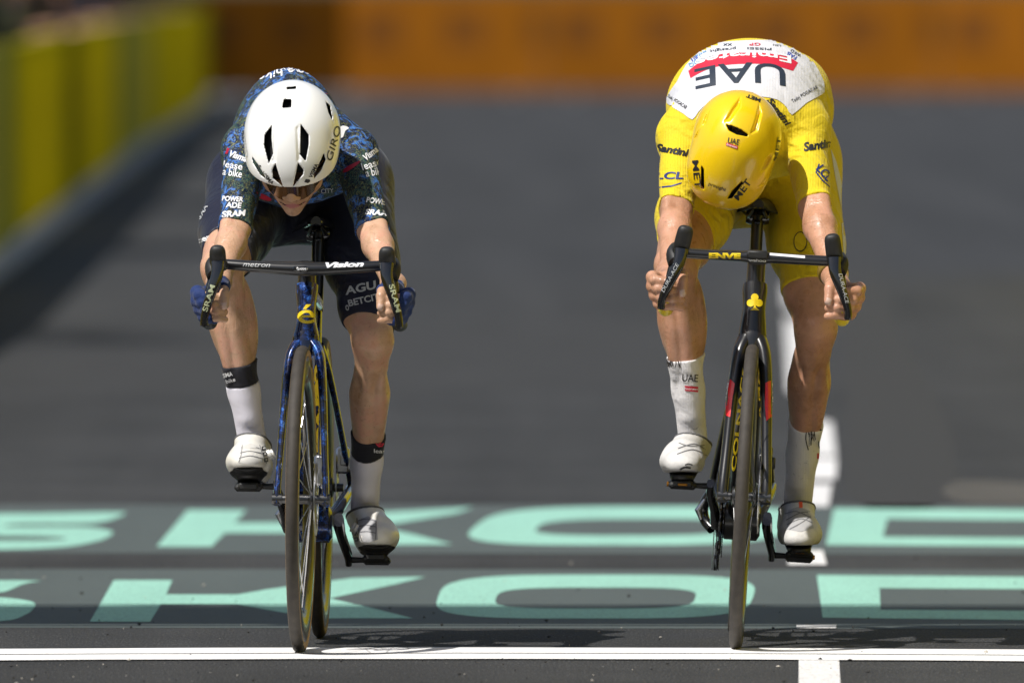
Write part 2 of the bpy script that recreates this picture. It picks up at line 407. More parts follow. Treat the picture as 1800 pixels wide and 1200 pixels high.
# ------------------------------------------------------------------ lettering and flat print that hugs a surface
_TX = {}
def text2d(body, bold=0.0, shear=0.0, space=1.0):
    key = (body, bold, shear, space)
    if key not in _TX:
        cu = bpy.data.curves.new('t', 'FONT'); cu.body = body; cu.offset = bold; cu.shear = shear; cu.space_character = space; cu.resolution_u = 4; cu.fill_mode = 'FRONT'
        ob = bpy.data.objects.new('t', cu); COL.objects.link(ob)
        bpy.context.view_layer.update()
        me = bpy.data.meshes.new_from_object(ob.evaluated_get(bpy.context.evaluated_depsgraph_get()))
        V = np.array([v.co[:2] for v in me.vertices]); F = [tuple(p.vertices) for p in me.polygons]
        bpy.data.objects.remove(ob); bpy.data.curves.remove(cu); bpy.data.meshes.remove(me)
        V = V-V.min(0); V = V/V.max(0); _TX[key] = (V, F)
    return _TX[key]
def poly2d(pts): return np.array(pts, float), [tuple(range(len(pts)))]
class Target:
    def __init__(s, o, M):
        s.o, s.M = o, M; me = o.data; n = len(me.vertices); co = np.empty(n*3, np.float32); me.vertices.foreach_get('co', co); co = co.reshape(-1, 3).astype(float)
        A = np.array(M); co = co@A[:3, :3].T+A[:3, 3]
        s.b = BVHTree.FromPolygons(co.tolist(), [tuple(p.vertices) for p in me.polygons])
def stick(tg, V, F, m, off=0.0012, step=5.0, name='lettering', maxd=0.03):   # V in photo pixels; laid onto the surface where that spot of it shows
    bm = bmesh.new(); vs = [bm.verts.new((x, y, 0)) for x, y in V]
    for f in F:
        try: bm.faces.new([vs[i] for i in f])
        except ValueError: pass
    lo, hi = V.min(0), V.max(0)
    for a in (0, 1):
        c = lo[a]+step/2
        while c < hi[a]:
            co = [0, 0, 0]; no = [0, 0, 0]; co[a] = c; no[a] = 1
            bmesh.ops.bisect_plane(bm, geom=bm.verts[:]+bm.edges[:]+bm.faces[:], plane_co=co, plane_no=no, dist=1e-4); c += step
    bmesh.ops.triangulate(bm, faces=bm.faces[:])
    Mi = tg.M.inverted(); bad = []; depth = {}
    for v in bm.verts:
        d = Vector(((v.co.x-900)/FPX, 1, -(v.co.y-HOR)/FPX)).normalized()
        loc, no, fi, dist = tg.b.ray_cast(CAMP, d)
        if loc is None: bad.append(v); continue
        if no.dot(d) > 0: no = -no
        depth[v] = dist; v.co = Mi@(loc+no*off-d*0.0004)
    bad = set(bad)
    kill = [f for f in bm.faces if any(v in bad for v in f.verts) or max(depth[v] for v in f.verts)-min(depth[v] for v in f.verts) > maxd]
    bmesh.ops.delete(bm, geom=kill, context='FACES'); 
    bmesh.ops.delete(bm, geom=[v for v in bm.verts if not v.link_faces], context='VERTS')
    if not bm.faces: bm.free(); print('print missed its surface', name, lo, hi); return None
    me = bpy.data.meshes.new(name); bm.to_mesh(me); bm.free(); me.materials.append(m)
    for p in me.polygons: p.use_smooth = True
    return obj(name, me, tg.o)
def write(tg, body, u, v, w, h, m, rot=0.0, bold=0.0, shear=0.0, arc=0.0, step=5.0, off=0.0012, taper=0.0, **kw):
    V, F = text2d(body, bold, shear); V = V.copy()
    x = (V[:, 0]-0.5)*w; y = (V[:, 1]-0.5)*h; y = y*(1+taper*x/w)
    if arc: y = y+arc*(1-(2*x/w)**2)
    c, s_ = math.cos(math.radians(rot)), math.sin(math.radians(rot))
    return stick(tg, np.stack([u+x*c-y*s_, v-(x*s_+y*c)], 1), F, m, off, step, **kw)
def patch(tg, pts, m, off=0.0008, step=6.0, name='panel', smooth_n=0, **kw):
    if smooth_n: pts = [tuple(p) for p in spline(list(pts)+[pts[0]], smooth_n)[:-1]]
    V, F = poly2d(pts); return stick(tg, V, F, m, off, step, name, **kw)

# ------------------------------------------------------------------ the road and what is painted on it
def asphalt():
    m = mat('asphalt', (0.05, 0.05, 0.05), 0.85, spec=0.35); nt = m.node_tree; b = nt.nodes['Principled BSDF']
    v = [n for n in nt.nodes if n.type == 'TEX_COORD'][0].outputs['Object']
    mp = nt.nodes.new('ShaderNodeMapping'); mp.inputs['Scale'].default_value = (1, 0.09, 1); nt.links.new(v, mp.inputs[0]); vs_ = mp.outputs[0]
    fine = ramp(nt, noise(nt, vs_, 190, 3, 0.75), [(0.30, (0.013, 0.0134, 0.014)), (0.52, (0.032, 0.0324, 0.0332)), (0.74, (0.098, 0.098, 0.098))]).outputs[0]
    worn = ramp(nt, noise(nt, v, 0.7, 6, 0.65), [(0.32, (0.66,)*3), (0.7, (1.22,)*3)]).outputs[0]
    mm = nt.nodes.new('ShaderNodeMix'); mm.data_type = 'RGBA'; mm.blend_type = 'MULTIPLY'; mm.inputs[0].default_value = 1
    mp2 = nt.nodes.new('ShaderNodeMapping'); mp2.inputs['Scale'].default_value = (1, 0.02, 1); nt.links.new(v, mp2.inputs[0])
    trk = ramp(nt, noise(nt, mp2.outputs[0], 1.6, 4, 0.6), [(0.35, (0.74,)*3), (0.65, (1.16,)*3)]).outputs[0]
    mk = nt.nodes.new('ShaderNodeMix'); mk.data_type = 'RGBA'; mk.blend_type = 'MULTIPLY'; mk.inputs[0].default_value = 1
    nt.links.new(worn, mk.inputs[6]); nt.links.new(trk, mk.inputs[7])
    nt.links.new(fine, mm.inputs[6]); nt.links.new(mk.outputs[2], mm.inputs[7])
    chip = ramp(nt, noise(nt, vs_, 100, 1, 0.5), [(0.76, (0, 0, 0)), (0.78, (0.6, 0.6, 0.6))]).outputs[0]
    nt.links.new(mixc(nt, chip, mm.outputs[2], (0.30, 0.28, 0.25)), b.inputs['Base Color'])
    bump_to(nt, noise(nt, vs_, 140, 3, 0.7), 0.7, 0.006)
    return m
M_ROAD = asphalt()
def paint(name, col, wear=0.25, dark=(0.10, 0.10, 0.10), scale=60):
    m = mat(name, col, 0.7, spec=0.3); nt = m.node_tree; b = nt.nodes['Principled BSDF']
    v = [n for n in nt.nodes if n.type == 'TEX_COORD'][0].outputs['Object']
    mp = nt.nodes.new('ShaderNodeMapping'); mp.inputs['Scale'].default_value = (1, 0.10, 1); nt.links.new(v, mp.inputs[0])
    f = ramp(nt, noise(nt, mp.outputs[0], scale, 6, 0.78), [(0.46, (0, 0, 0)), (0.72, (wear,)*3)]).outputs[0]
    g = ramp(nt, noise(nt, mp.outputs[0], 3.0, 4, 0.6), [(0.35, tuple(c*0.90 for c in col)), (0.65, col)]).outputs[0]
    nt.links.new(mixc(nt, f, g, dark), b.inputs['Base Color'])
    bump_to(nt, noise(nt, v, 140, 3, 0.7), 0.4, 0.003)
    return m
M_ROADWHITE = paint('white_road_paint', (0.76, 0.75, 0.74), 0.45, scale=110)
M_TAPE = paint('white_finish_tape', (0.86, 0.85, 0.84), 0.22, (0.3, 0.29, 0.28), 80)
M_MINT = paint('mint_road_paint', (0.30, 0.58, 0.475), 0.55, (0.13, 0.19, 0.17), 110)
M_GREY = paint('grey_green_road_paint', (0.080, 0.098, 0.094), 0.5, (0.055, 0.058, 0.056), 90)
M_TAR = mat('dark_seam', (0.02, 0.02, 0.02), 0.7)
M_EARTH = mat('grass_verge', (0.055, 0.060, 0.028), 0.95, var=0.5, vscale=0.4, spec=0.1)
def sheet(name, pts, z, m, parent=None, kind=None, hole=None):
    bm = bmesh.new(); outer = [bm.verts.new((p[0], p[1], z)) for p in pts]; edges = []
    for i in range(len(outer)): edges.append(bm.edges.new((outer[i-1], outer[i])))
    if hole is not None:
        inn = [bm.verts.new((p[0], p[1], z)) for p in hole]
        for i in range(len(inn)): edges.append(bm.edges.new((inn[i-1], inn[i])))
        bmesh.ops.triangle_fill(bm, edges=edges, use_beauty=True, use_dissolve=False)
    else: bm.faces.new(outer)
    bmesh.ops.recalc_face_normals(bm, faces=bm.faces)
    for f in bm.faces:
        if f.normal.z < 0: f.normal_flip()
    me = bpy.data.meshes.new(name); bm.to_mesh(me); bm.free(); me.materials.append(m)
    o = obj(name, me, parent)
    if kind: o['kind'] = kind
    return o
ground = sheet('ground', [(-1500, -400), (1500, -400), (1500, 2800), (-1500, 2800)], -0.12, M_EARTH, kind='structure')
ground['label'] = 'dull green grass verge on both sides of the road'
road = sheet('road', [(-5.2, -120), (5.2, -120), (5.4, 60), (9, 130), (26, 330), (-14, 330), (-5.4, 140), (-5.2, 20)], 0.0, M_ROAD, kind='structure')
road['label'] = 'worn grey asphalt finishing straight'
def ground_poly(name, px, z, m, hole=None):
    return sheet(name, [G(u, v) for u, v in px], z, m, road, hole=None if hole is None else [G(u, v) for u, v in hole])
def wob(u0, u1, f, n=40): return [(u, f(u)) for u in np.linspace(u0, u1, n)]
# two grey-green bands with mint lettering
for (va, vb) in ((886, 970), (999, 1101)):
    ground_poly('painted_band', [(-1500, vb), (3300, vb+6), (3300, va+3), (-1500, va)], 0.0008, M_GREY)
def superell(cx, cy, rx, ry, e, n=56, sk=0.0):
    out = []
    for i in range(n):
        t = 2*math.pi*i/n; c, s = math.cos(t), math.sin(t)
        x = math.copysign(abs(c)**(2/e), c)*rx; y = math.copysign(abs(s)**(2/e), s)*ry
        out.append((cx+x-sk*y, cy+y))
    return out
LZ = 0.0016
# near word: S K O D
ground_poly('letter', superell(1047, 1049, 277, 38.5, 3.6, sk=0.35), LZ, M_MINT, superell(1047, 1051.5, 175, 18.5, 3.6, sk=0.35))
ground_poly('letter', [(158, 1093), (200, 1020), (303, 1020), (292, 1045), (418, 1045), (470, 1036), (620, 1016), (748, 1014), (700, 1026), (580, 1052), (650, 1068), (726, 1087), (560, 1087), (480, 1074), (415, 1062), (283, 1062), (264, 1093)], LZ, M_MINT)
ground_poly('letter', [(1436, 1011), (1446, 1086)]+[(u, v) for u, v in spline([(1900, 1091), (2050, 1080), (2060, 1045), (2000, 1022), (1900, 1015)], 6)], LZ, M_MINT,
            [(1546, 1034), (1548, 1072), (1850, 1074), (1900, 1060), (1895, 1042), (1850, 1036)])
ground_poly('letter', spline([(72, 1021), (40, 1027), (6, 1041), (-40, 1041), (-60, 1048), (0, 1050), (50, 1056), (62, 1065), (40, 1083), (-20, 1093), (-300, 1096), (-300, 1080), (-120, 1078), (-110, 1070), (-260, 1062), (-310, 1045), (-250, 1024), (-100, 1021), (72, 1020)], 3)[:-1], LZ, M_MINT)
# far word
ground_poly('letter', superell(1117, 924.5, 281, 34, 3.4, sk=1.2), LZ, M_MINT, superell(1117, 927, 172, 14.5, 3.2, sk=1.2))
ground_poly('letter', [(275, 961), (330, 897), (433, 897), (412, 919), (520, 919), (640, 903), (832, 892), (800, 903), (660, 926), (720, 938), (796, 957), (640, 958), (560, 946), (500, 937), (395, 937), (372, 961)], LZ, M_MINT)
ground_poly('letter', [(1466, 894), (1452, 958)]+[(u, v) for u, v in spline([(1880, 961), (2010, 950), (2030, 925), (1990, 905), (1880, 897)], 6)], LZ, M_MINT,
            [(1560, 912), (1552, 944), (1860, 946), (1900, 935), (1896, 922), (1860, 915)])
ground_poly('letter', spline([(222, 901), (210, 908), (165, 920), (40, 921), (10, 926), (140, 926), (190, 932), (196, 940), (160, 954), (60, 965), (-260, 968), (-262, 952), (80, 950), (95, 944), (-60, 940), (-130, 925), (-60, 905), (60, 903), (222, 900)], 3)[:-1], LZ, M_MINT)
M_ROADP = mat('dark_asphalt', (0.036, 0.036, 0.036), 0.9, spec=0.3, var=0.3, vscale=30, bump=0.5, bscale=140)
M_ROADL = mat('pale_asphalt', (0.085, 0.080, 0.072), 0.9, spec=0.3, var=0.5, vscale=4, bump=0.5, bscale=140)
ground_poly('asphalt_tone', spline([(1468, 300), (1545, 300), (1552, 420), (1575, 560), (1625, 660), (1672, 760), (1668, 880), (1500, 880), (1490, 700), (1480, 500), (1468, 300)], 5)[:-1], 0.0008, M_ROADP)  # long darker strip of road, right of the centre line
ground_poly('asphalt_tone', spline([(1655, 862), (1690, 845), (1790, 848), (1900, 856), (1900, 884), (1700, 884), (1655, 862)], 5)[:-1], 0.0012, M_ROADL)  # paler spot of road beside the darker strip
ground_poly('asphalt_tone', [(-900, 690), (700, 684), (1180, 676), (1290, 560), (700, 556), (-900, 566)], 0.0006, mat('darker_asphalt', (0.037, 0.0375, 0.0385), 0.9, spec=0.3, var=0.35, vscale=2.5, bump=0.5, bscale=140))  # slightly darker strip crossing the road
# centre line of the road, broken by the bands
for q in ([(1404, 1157), (1475, 1157), (1482, 1300), (1404, 1300)], [(1400, 1098.5), (1470, 1098.5), (1470, 1105), (1400, 1105)], [(1393, 968), (1446, 968), (1453, 993), (1384, 993)],
          [(1418, 851), (1462, 851), (1456, 891), (1410, 891)], [(1424, 806), (1471, 806), (1469, 843), (1420, 843)], [(1416, 742), (1461, 742), (1470, 802), (1424, 802)],
          [(1382, 560), (1424, 560), (1432, 690), (1386, 690)], [(1381, 500), (1415, 500), (1420, 540), (1382, 540)]):
    ground_poly('centre_line_dash', q, 0.0024, M_ROADWHITE)
# finish line: two tapes with a seam
e1 = lambda u: 1139.5+3.0*((u-800)/900)**2+0.15*math.sin(u*0.013); e2 = lambda u: 1149.6+3.0*((u-800)/900)**2+0.12*math.sin(u*0.02+1); e3 = lambda u: 1159.5+3.2*((u-800)/900)**2+0.18*math.sin(u*0.017+2)
ground_poly('finish_line_tape', wob(-3200, 5000, lambda u: e1(u) if -400 < u < 2200 else e1(-400), 120)+wob(-3200, 5000, lambda u: e2(u)-0.6 if -400 < u < 2200 else e2(-400)-0.6, 120)[::-1], 0.0032, M_TAPE)
ground_poly('finish_line_tape', wob(-3200, 5000, lambda u: e2(u)+0.6 if -400 < u < 2200 else e2(-400)+0.6, 120)+wob(-3200, 5000, lambda u: e3(u) if -400 < u < 2200 else e3(-400), 120)[::-1], 0.0032, M_TAPE)
ground_poly('tape_seam', wob(-400, 2200, lambda u: e1(u)-2.2, 60)+wob(-400, 2200, lambda u: e1(u)-0.3, 60)[::-1], 0.0026, M_TAR)
# loose grit and small stones
gb = MB()
for i in range(170):
    u, v = random.uniform(-60, 1860), random.choice([random.uniform(1090, 1230), random.uniform(980, 1130), random.uniform(1160, 1215)])
    p = G(u, v); r = random.choice([0.0015, 0.002, 0.002, 0.003, 0.0045])
    gb.mi = random.choice([0, 0, 1]); rr = [r*random.uniform(0.7, 1.4) for _ in range(6)]
    gb.add([p+V3(rr[0], 0, 0.003+r*0.3), p+V3(-rr[1], 0, 0.003+r*0.3), p+V3(0, rr[2], 0.003+r*0.2), p+V3(0, -rr[3], 0.003+r*0.2), p+V3(0, 0, 0.003+rr[4]), p+V3(0, 0, 0.001)],
           [(0, 2, 4), (2, 1, 4), (1, 3, 4), (3, 0, 4), (2, 0, 5), (1, 2, 5), (3, 1, 5), (0, 3, 5)])
grit = gb.build('road_grit', [mat('dark_grit', (0.03, 0.03, 0.03), 0.9), mat('pale_grit', (0.45, 0.42, 0.38), 0.9)], road, smooth=False, kind='stuff')

# ------------------------------------------------------------------ bicycles
RW = 0.3375
def make_wheel(parent, name, c, rim_depth, sidewall, side_mat, steer, spoke_mat, rotor_x, rotor_r, cassette=False):
    Mw = Matrix.Rotation(steer, 4, 'Z')
    def put(mb, nm, mats, par, **k):
        o = mb.build(nm, mats, par, **k); return o
    rm = MB(); ro = RW-0.024; ri = ro-rim_depth
    prof = [(-0.012, ro), (-0.0145, ro-0.012), (-0.0135, ro-rim_depth*0.5), (-0.006, ri+0.004), (0, ri), (0.006, ri+0.004), (0.0135, ro-rim_depth*0.5), (0.0145, ro-0.012), (0.012, ro), (0, ro-0.004)]
    rm.rev((0, 0, 0), prof, 120)
    w = rm.build(name, M_BLACK, parent, angle=60); w.location = c; w.rotation_euler = (0, 0, steer)
    ty = MB(); rt = 0.0142; n = 20
    prof = [(rt*math.cos(2*math.pi*j/n), RW-rt+rt*math.sin(2*math.pi*j/n)) for j in range(n)]
    V0 = len(ty.F); ty.rev((0, 0, 0), prof, 140)
    if sidewall:
        for i in range(140):
            for j in range(n):
                a = 2*math.pi*(j+0.5)/n
                if math.sin(a) < 0.36: ty.I[V0+i*n+j] = 1
    ty.build('tyre', [M_TYRE, side_mat], w)
    sp = MB()
    for i in range(24):
        t = 2*math.pi*i/24; s = 1 if i % 2 else -1; t2 = t+(0.25 if i % 4 < 2 else -0.25)
        sp.tube([(s*0.022, 0.02*math.cos(t2), 0.02*math.sin(t2)), (0.0, (ri+0.003)*math.cos(t), (ri+0.003)*math.sin(t))], 0.0011, 5)
    sp.build('spokes', spoke_mat, w)
    hb = MB(); hb.rev((0, 0, 0), [(-0.05, 0.0), (-0.05, 0.009), (-0.03, 0.010), (-0.026, 0.022), (-0.020, 0.022), (-0.016, 0.011), (0.016, 0.011), (0.02, 0.022), (0.026, 0.022), (0.03, 0.010), (0.05, 0.009), (0.05, 0)], 24, closed=False)
    hb.build('hub', M_DARKSTEEL, w)
    rt_ = MB(); x = rotor_x
    rt_.rev((0, 0, 0), [(x-0.0009, rotor_r), (x+0.0009, rotor_r), (x+0.0009, rotor_r-0.014), (x-0.0009, rotor_r-0.014)], 64)
    for i in range(6):
        t = math.pi*2*i/6
        rt_.loft([(x, 0.012*math.cos(t), 0.012*math.sin(t)), (x, (rotor_r-0.01)*math.cos(t+0.35), (rotor_r-0.01)*math.sin(t+0.35))], (0.004, 0.0009), up=(1, 0, 0), n=6)
    rt_.build('brake_rotor', M_STEEL, w)
    if cassette:
        cs = MB()
        for i in range(11):
            r = 0.062-0.0036*i; x0 = -0.026-0.0036*i
            cs.rev((0, 0, 0), [(x0-0.001, r), (x0+0.001, r), (x0+0.001, 0.016), (x0-0.001, 0.016)], 40)
        cs.build('cassette', M_DARKSTEEL, w)
    return w

def make_bike(sp):
    c = sp['contact']
    M = Matrix.Translation(Vector(c)) @ Matrix.Rotation(sp['yaw'], 4, 'Z') @ Matrix.Rotation(sp['lean'], 4, 'Y')
    R = root('racing_bicycle', (0, 0, 0), sp['label'], 'bicycle'); R.matrix_world = M
    fm, k = sp['frame'], sp['key']
    ax = lambda z: -0.057+z/math.tan(math.radians(73))
    zc, zt = 0.690, 0.802
    # frame
    f = MB(); zs = np.linspace(zc, zt, 9)
    wid = [0.0300, 0.0268, 0.0232, 0.0212, 0.0205, 0.0212, 0.0226, 0.0245, 0.0252] if k == 'a' else [0.0310, 0.0295, 0.0280, 0.0265, 0.0252, 0.0252, 0.0265, 0.0278, 0.0265]
    f.loft([(0, ax(z)+0.012, z) for z in zs], [(w, 0.034) for w in wid], up=(0, 1, 0), n=24, e=2.3)
    head = f.build('head_tube', fm, R)
    f = MB(); dt = [(0, ax(zc)+0.02, zc+0.015), (0, 0.28, 0.575), (0, 0.46, 0.385), (0, 0.575, 0.275)]
    f.loft(spline(dt, 5), [(0.027+0.004*i/15, 0.027) for i in range(16)], up=(0, 0.7, 0.7), n=18, e=2.8)
    down = f.build('down_tube', fm, R)
    f = MB(); f.loft([(0, ax(zt)+0.02, zt-0.025), (0, 0.40, 0.775), (0, 0.655, 0.755)], [(0.021, 0.02), (0.017, 0.018), (0.015, 0.018)], n=16, e=2.4); f.build('top_tube', fm, R)
    f = MB(); f.loft([(0, 0.58, 0.27), (0, 0.64, 0.55), (0, 0.685, 0.775)], [(0.020, 0.028), (0.012, 0.026), (0.0125, 0.025)], up=(0, 1, 0), n=16); f.build('seat_tube', fm, R)
    f = MB(); f.rev((0, 0.585, 0.268), [(-0.043, 0), (-0.043, 0.032), (-0.036, 0.043), (0.036, 0.043), (0.043, 0.032), (0.043, 0)], 32, closed=False); f.build('bottom_bracket', fm, R)
    for s in (-1, 1):
        f = MB(); f.loft(spline([(s*0.028, 0.60, 0.265), (s*0.045, 0.72, 0.288), (s*0.064, 0.88, 0.325), (s*0.068, 0.985, 0.337)], 5), [(0.010, 0.022-0.009*i/15) for i in range(16)], n=12, e=2.6); f.build('chainstay', fm, R)
        f = MB(); f.loft(spline([(s*0.010, 0.68, 0.66), (s*0.026, 0.75, 0.60), (s*0.050, 0.88, 0.455), (s*0.066, 0.975, 0.35), (s*0.066, 0.985, 0.33)], 5), [(0.0075, 0.013) for i in range(21)], up=(0, 1, 1), n=12); f.build('seatstay', fm, R)
    # seat post, saddle
    sz = sp['saddle_z']; f = MB(); f.loft([(0, 0.675, 0.74), (0, 0.735, sz-0.045)], [(0.0145, 0.020), (0.0135, 0.018)], up=(0, 1, 0), n=16, e=2.3); post = f.build('seat_post', M_BLACK, R)
    g = MB(); g.rev((0, 0.74, sz-0.045), [(-0.026, 0), (-0.026, 0.015), (-0.018, 0.018), (0.018, 0.018), (0.026, 0.015), (0.026, 0)], 20, closed=False)
    g.rev((0, 0.716, sz-0.058), [(-0.006, 0), (-0.006, 0.006), (0.006, 0.006), (0.006, 0)], 12, closed=False); g.build('saddle_clamp', M_GLOSS, post)
    sd = MB(); ys = np.linspace(0, 1, 15); prof = []
    nseg = 15; V = []; Fs = []
    for i, t in enumerate(ys):
        y = 0.612+0.25*t; w = 0.019+0.053*max(0, (t-0.22)/0.78)**1.15+0.004*math.sin(t*3); w *= (1 if t < 0.93 else 0.93)
        if t == 0: w = 0.012
        for side in (0, 1):
            for j in range(nseg):
                q = -1+2*j/(nseg-1); 
                if side: q = -q
                droop = (0.012+0.036*t)*abs(q)**2.4
                groove = -0.006*math.exp(-(q/0.18)**2) if 0.15 < t < 0.95 else 0
                z = sz-droop+groove-0.004*math.cos(t*2)-(0.0 if not side else 0.014*(1-abs(q)**6)+0.003)
                V.append((w*q, y, z))
    m2 = nseg*2
    for i in range(14):
        for j in range(m2): Fs.append((i*m2+j, i*m2+(j+1) % m2, (i+1)*m2+(j+1) % m2, (i+1)*m2+j))
    Fs.append(tuple(range(m2))); Fs.append(tuple(14*m2+j for j in range(m2)))
    sd.add(V, Fs); saddle = sd.build('saddle', M_GLOSS if k == 'a' else M_MATT, R, angle=55)
    rl = MB()
    for s in (-1, 1): rl.tube(spline([(s*0.012, 0.63, sz-0.03), (s*0.020, 0.68, sz-0.045), (s*0.022, 0.78, sz-0.045), (s*0.045, 0.84, sz-0.025)], 5), 0.0035, 8)
    rl.build('saddle_rails', M_DARKSTEEL, saddle)
    # fork
    steer = sp['steer']
    f = MB(); f.loft([(0, ax(zc)-0.004, zc-0.034), (0, ax(zc)+0.002, zc-0.016), (0, ax(zc)+0.010, zc-0.002)], [(0.024, 0.026), (0.031, 0.032), (0.0295, 0.034)], up=(0, 1, 0), n=24, e=2.4); fork = f.build('fork', fm if k == 'a' else sp['fork_mat'], R)
    legs = []
    for s in (-1, 1):
        f = MB(); o = sp['fork_w']
        pts = spline([(s*0.017, ax(zc), zc-0.010), (s*(o-0.020), 0.132, 0.648), (s*(o-0.012), 0.100, 0.575), (s*(o-0.005), 0.052, 0.45), (s*o, 0.012, 0.36), (s*o, 0.002, 0.325)], 6)
        nn = len(pts); f.loft(pts, [((0.0125 if k == 'a' else 0.0165)-0.0045*min(1, i/(nn*0.6)), 0.026-0.011*i/(nn-1)) for i in range(nn)], up=(0, 1, 0.2), n=16, e=2.2)
        legs.append(f.build('fork_leg', sp.get('fork_mat', fm), R))
        f = MB(); f.rev((s*(o), 0.0, RW), [(-0.011, 0), (-0.011, 0.012), (0.0105, 0.012), (0.0105, 0)], 16, closed=False); f.build('axle_cap', M_DARKSTEEL, R)
    cal = MB(); cal.box((0.037, 0.075, 0.40), (0.012, 0.014, 0.034), bev=0.005); cal.box((0.047, 0.070, 0.372), (0.008, 0.012, 0.014), bev=0.004); cal.build('brake_caliper', M_STEEL if k == 'a' else M_DARKSTEEL, R)
    cal = MB(); cal.box((0.050, 0.945, 0.400), (0.015, 0.020, 0.030), bev=0.005); cal.box((0.052, 0.923, 0.405), (0.007, 0.004, 0.016), bev=0.002); cal.box((0.066, 0.935, 0.392), (0.006, 0.01, 0.014), bev=0.003); cal.build('brake_caliper', M_STEEL if k == 'a' else M_DARKSTEEL, R)
    hose = MB(); hose.tube(spline([(0.03, 0.12, 0.62), (0.036, 0.10, 0.54), (0.034, 0.08, 0.46), (0.036, 0.07, 0.42)], 6), 0.0024, 6); hose.build('brake_hose', M_MATT, R)
    # wheels
    make_wheel(R, 'front_wheel', (0, 0, RW), 0.066, k == 'a', M_TAN, steer, M_STEEL if k == 'a' else M_DARKSTEEL, 0.033, 0.080)
    make_wheel(R, 'rear_wheel', (0, 0.985, RW), 0.060, k == 'a', M_TAN, 0.0, M_DARKSTEEL, 0.036, 0.070, True)
    # cranks, chain, pedals
    bb = V3(0, 0.585, 0.268); L = 0.170; th = sp['crank']
    dirv = V3(0, -math.cos(th), math.sin(th)); ped = {}
    for s in (-1, 1):
        d = dirv*(-s)                                      # image-left crank forward and up, the other back and down
        a = MB(); p0 = bb+V3(s*0.058, 0, 0); p1 = p0+d*L+V3(s*0.016, 0, 0)
        a.loft([p0-d*0.018, p0, p0+d*0.06+V3(s*0.004, 0, 0), p1-d*0.02, p1+d*0.014], [(0.010, 0.017), (0.012, 0.020), (0.0095, 0.016), (0.009, 0.013), (0.008, 0.010)], up=np.cross(d, (1, 0, 0)), n=14, e=3); a.build('crank_arm', M_GLOSS, R)
        pc = p1+V3(s*0.062, 0, 0); ped[s] = pc
        a = MB(); a.tube([p1, p1+V3(s*0.03, 0, 0), pc], [0.0075, 0.006, 0.006], 10); 
        Bp = np.array([[1, 0, 0], [0, math.cos(sp['tilt'][s]), math.sin(sp['tilt'][s])], [0, -math.sin(sp['tilt'][s]), math.cos(sp['tilt'][s])]])
        a.box(pc, (0.031, 0.040, 0.0085), Bp, 0.006); a.box(pc+V3(0, -0.036, 0.004)@Bp, (0.022, 0.010, 0.008), Bp, 0.004)
        if k == 'b': a.mi = 1; a.box(pc+V3(0, -0.0445, 0.003)@Bp, (0.011, 0.004, 0.003), Bp, 0.002); a.rev((pc[0]+s*0.032, pc[1], pc[2]), [(-0.003, 0), (-0.003, 0.006), (0.003, 0.005), (0.003, 0)], 12, closed=False)
        a.build('pedal', [M_MATT, M_GOLD], R)
    cr = MB(); xr = -0.047
    for r, x in ((0.108, xr), (0.082, xr+0.007)):
        n = 96; V = []; Fs = []
        for i in range(n):
            t = 2*math.pi*i/n; rr = r+(0.0022 if i % 2 else -0.0012)
            for (q, xx) in ((rr, -0.001), (rr, 0.001), (r-0.016, 0.001), (r-0.016, -0.001)): V.append((x+xx, bb[1]+q*math.cos(t), bb[2]+q*math.sin(t)))
        for i in range(n):
            for j in range(4): a_ = i*4+j; b_ = i*4+(j+1) % 4; i2 = ((i+1) % n)*4; Fs.append((a_, b_, i2+(j+1) % 4, i2+j))
        cr.add(V, Fs)
    for i in range(4):
        t = th+math.pi*0.5*i+0.4; cr.loft([bb+V3(xr+0.002, 0, 0), bb+V3(xr+0.002, 0.092*math.cos(t), 0.092*math.sin(t))], [(0.018, 0.004), (0.011, 0.003)], up=(1, 0, 0), n=10)
    cr.build('chainring', M_GLOSS, R)
    ch = MB(); xc = -0.048
    run = [bb+V3(xc, 0.02, 0.108), V3(xc, 0.985, RW+0.045), V3(xc, 1.03, RW), V3(xc, 0.992, RW-0.046), V3(xc-0.002, 0.99, 0.245), V3(xc-0.002, 0.972, 0.165), bb+V3(xc, 0.02, -0.108)]
    pts = []
    for i in range(len(run)):
        a_, b_ = run[i], run[(i+1) % len(run)]
        if i == len(run)-1:
            for j in range(14):
                t = -math.pi/2-math.pi*j/14; pts.append(bb+V3(xc, 0.02+0.108*math.cos(t), 0.108*math.sin(t)))
        else:
            n = max(2, int(np.linalg.norm(b_-a_)/0.0125))
            for j in range(n): pts.append(a_+(b_-a_)*j/n)
    for i in range(len(pts)-1):
        a_, b_ = pts[i], pts[i+1]; d = nrm(b_-a_); u_ = np.cross(d, (1, 0, 0))
        ch.box((a_+b_)/2, (0.0030 if i % 2 else 0.0018, np.linalg.norm(b_-a_)*0.5, 0.0038), np.array([[1, 0, 0], d, u_]), 0.001)
    ch.build('chain', M_DARKSTEEL, R)
    dr = MB(); dr.loft(spline([(-0.070, 0.99, 0.315), (-0.084, 1.0, 0.285), (-0.080, 1.0, 0.255), (-0.062, 0.985, 0.235)], 4), [(0.012, 0.014)]*13, up=(0, 1, 0), n=12, e=3)
    dr.mi = 1; dr.loft([(-0.082, 0.985, 0.30), (-0.096, 0.985, 0.275), (-0.088, 0.985, 0.255)], [(0.004, 0.006), (0.008, 0.008), (0.004, 0.006)], up=(0, 1, 0), n=10); dr.mi = 0
    for dx in (-0.007, 0.007): dr.loft([(xc-0.002+dx, 0.995, 0.26), (xc-0.002+dx, 0.985, 0.20), (xc-0.002+dx, 0.968, 0.145)], [(0.0012, 0.020), (0.0012, 0.013), (0.0012, 0.011)], up=(0, 1, 0), n=10)
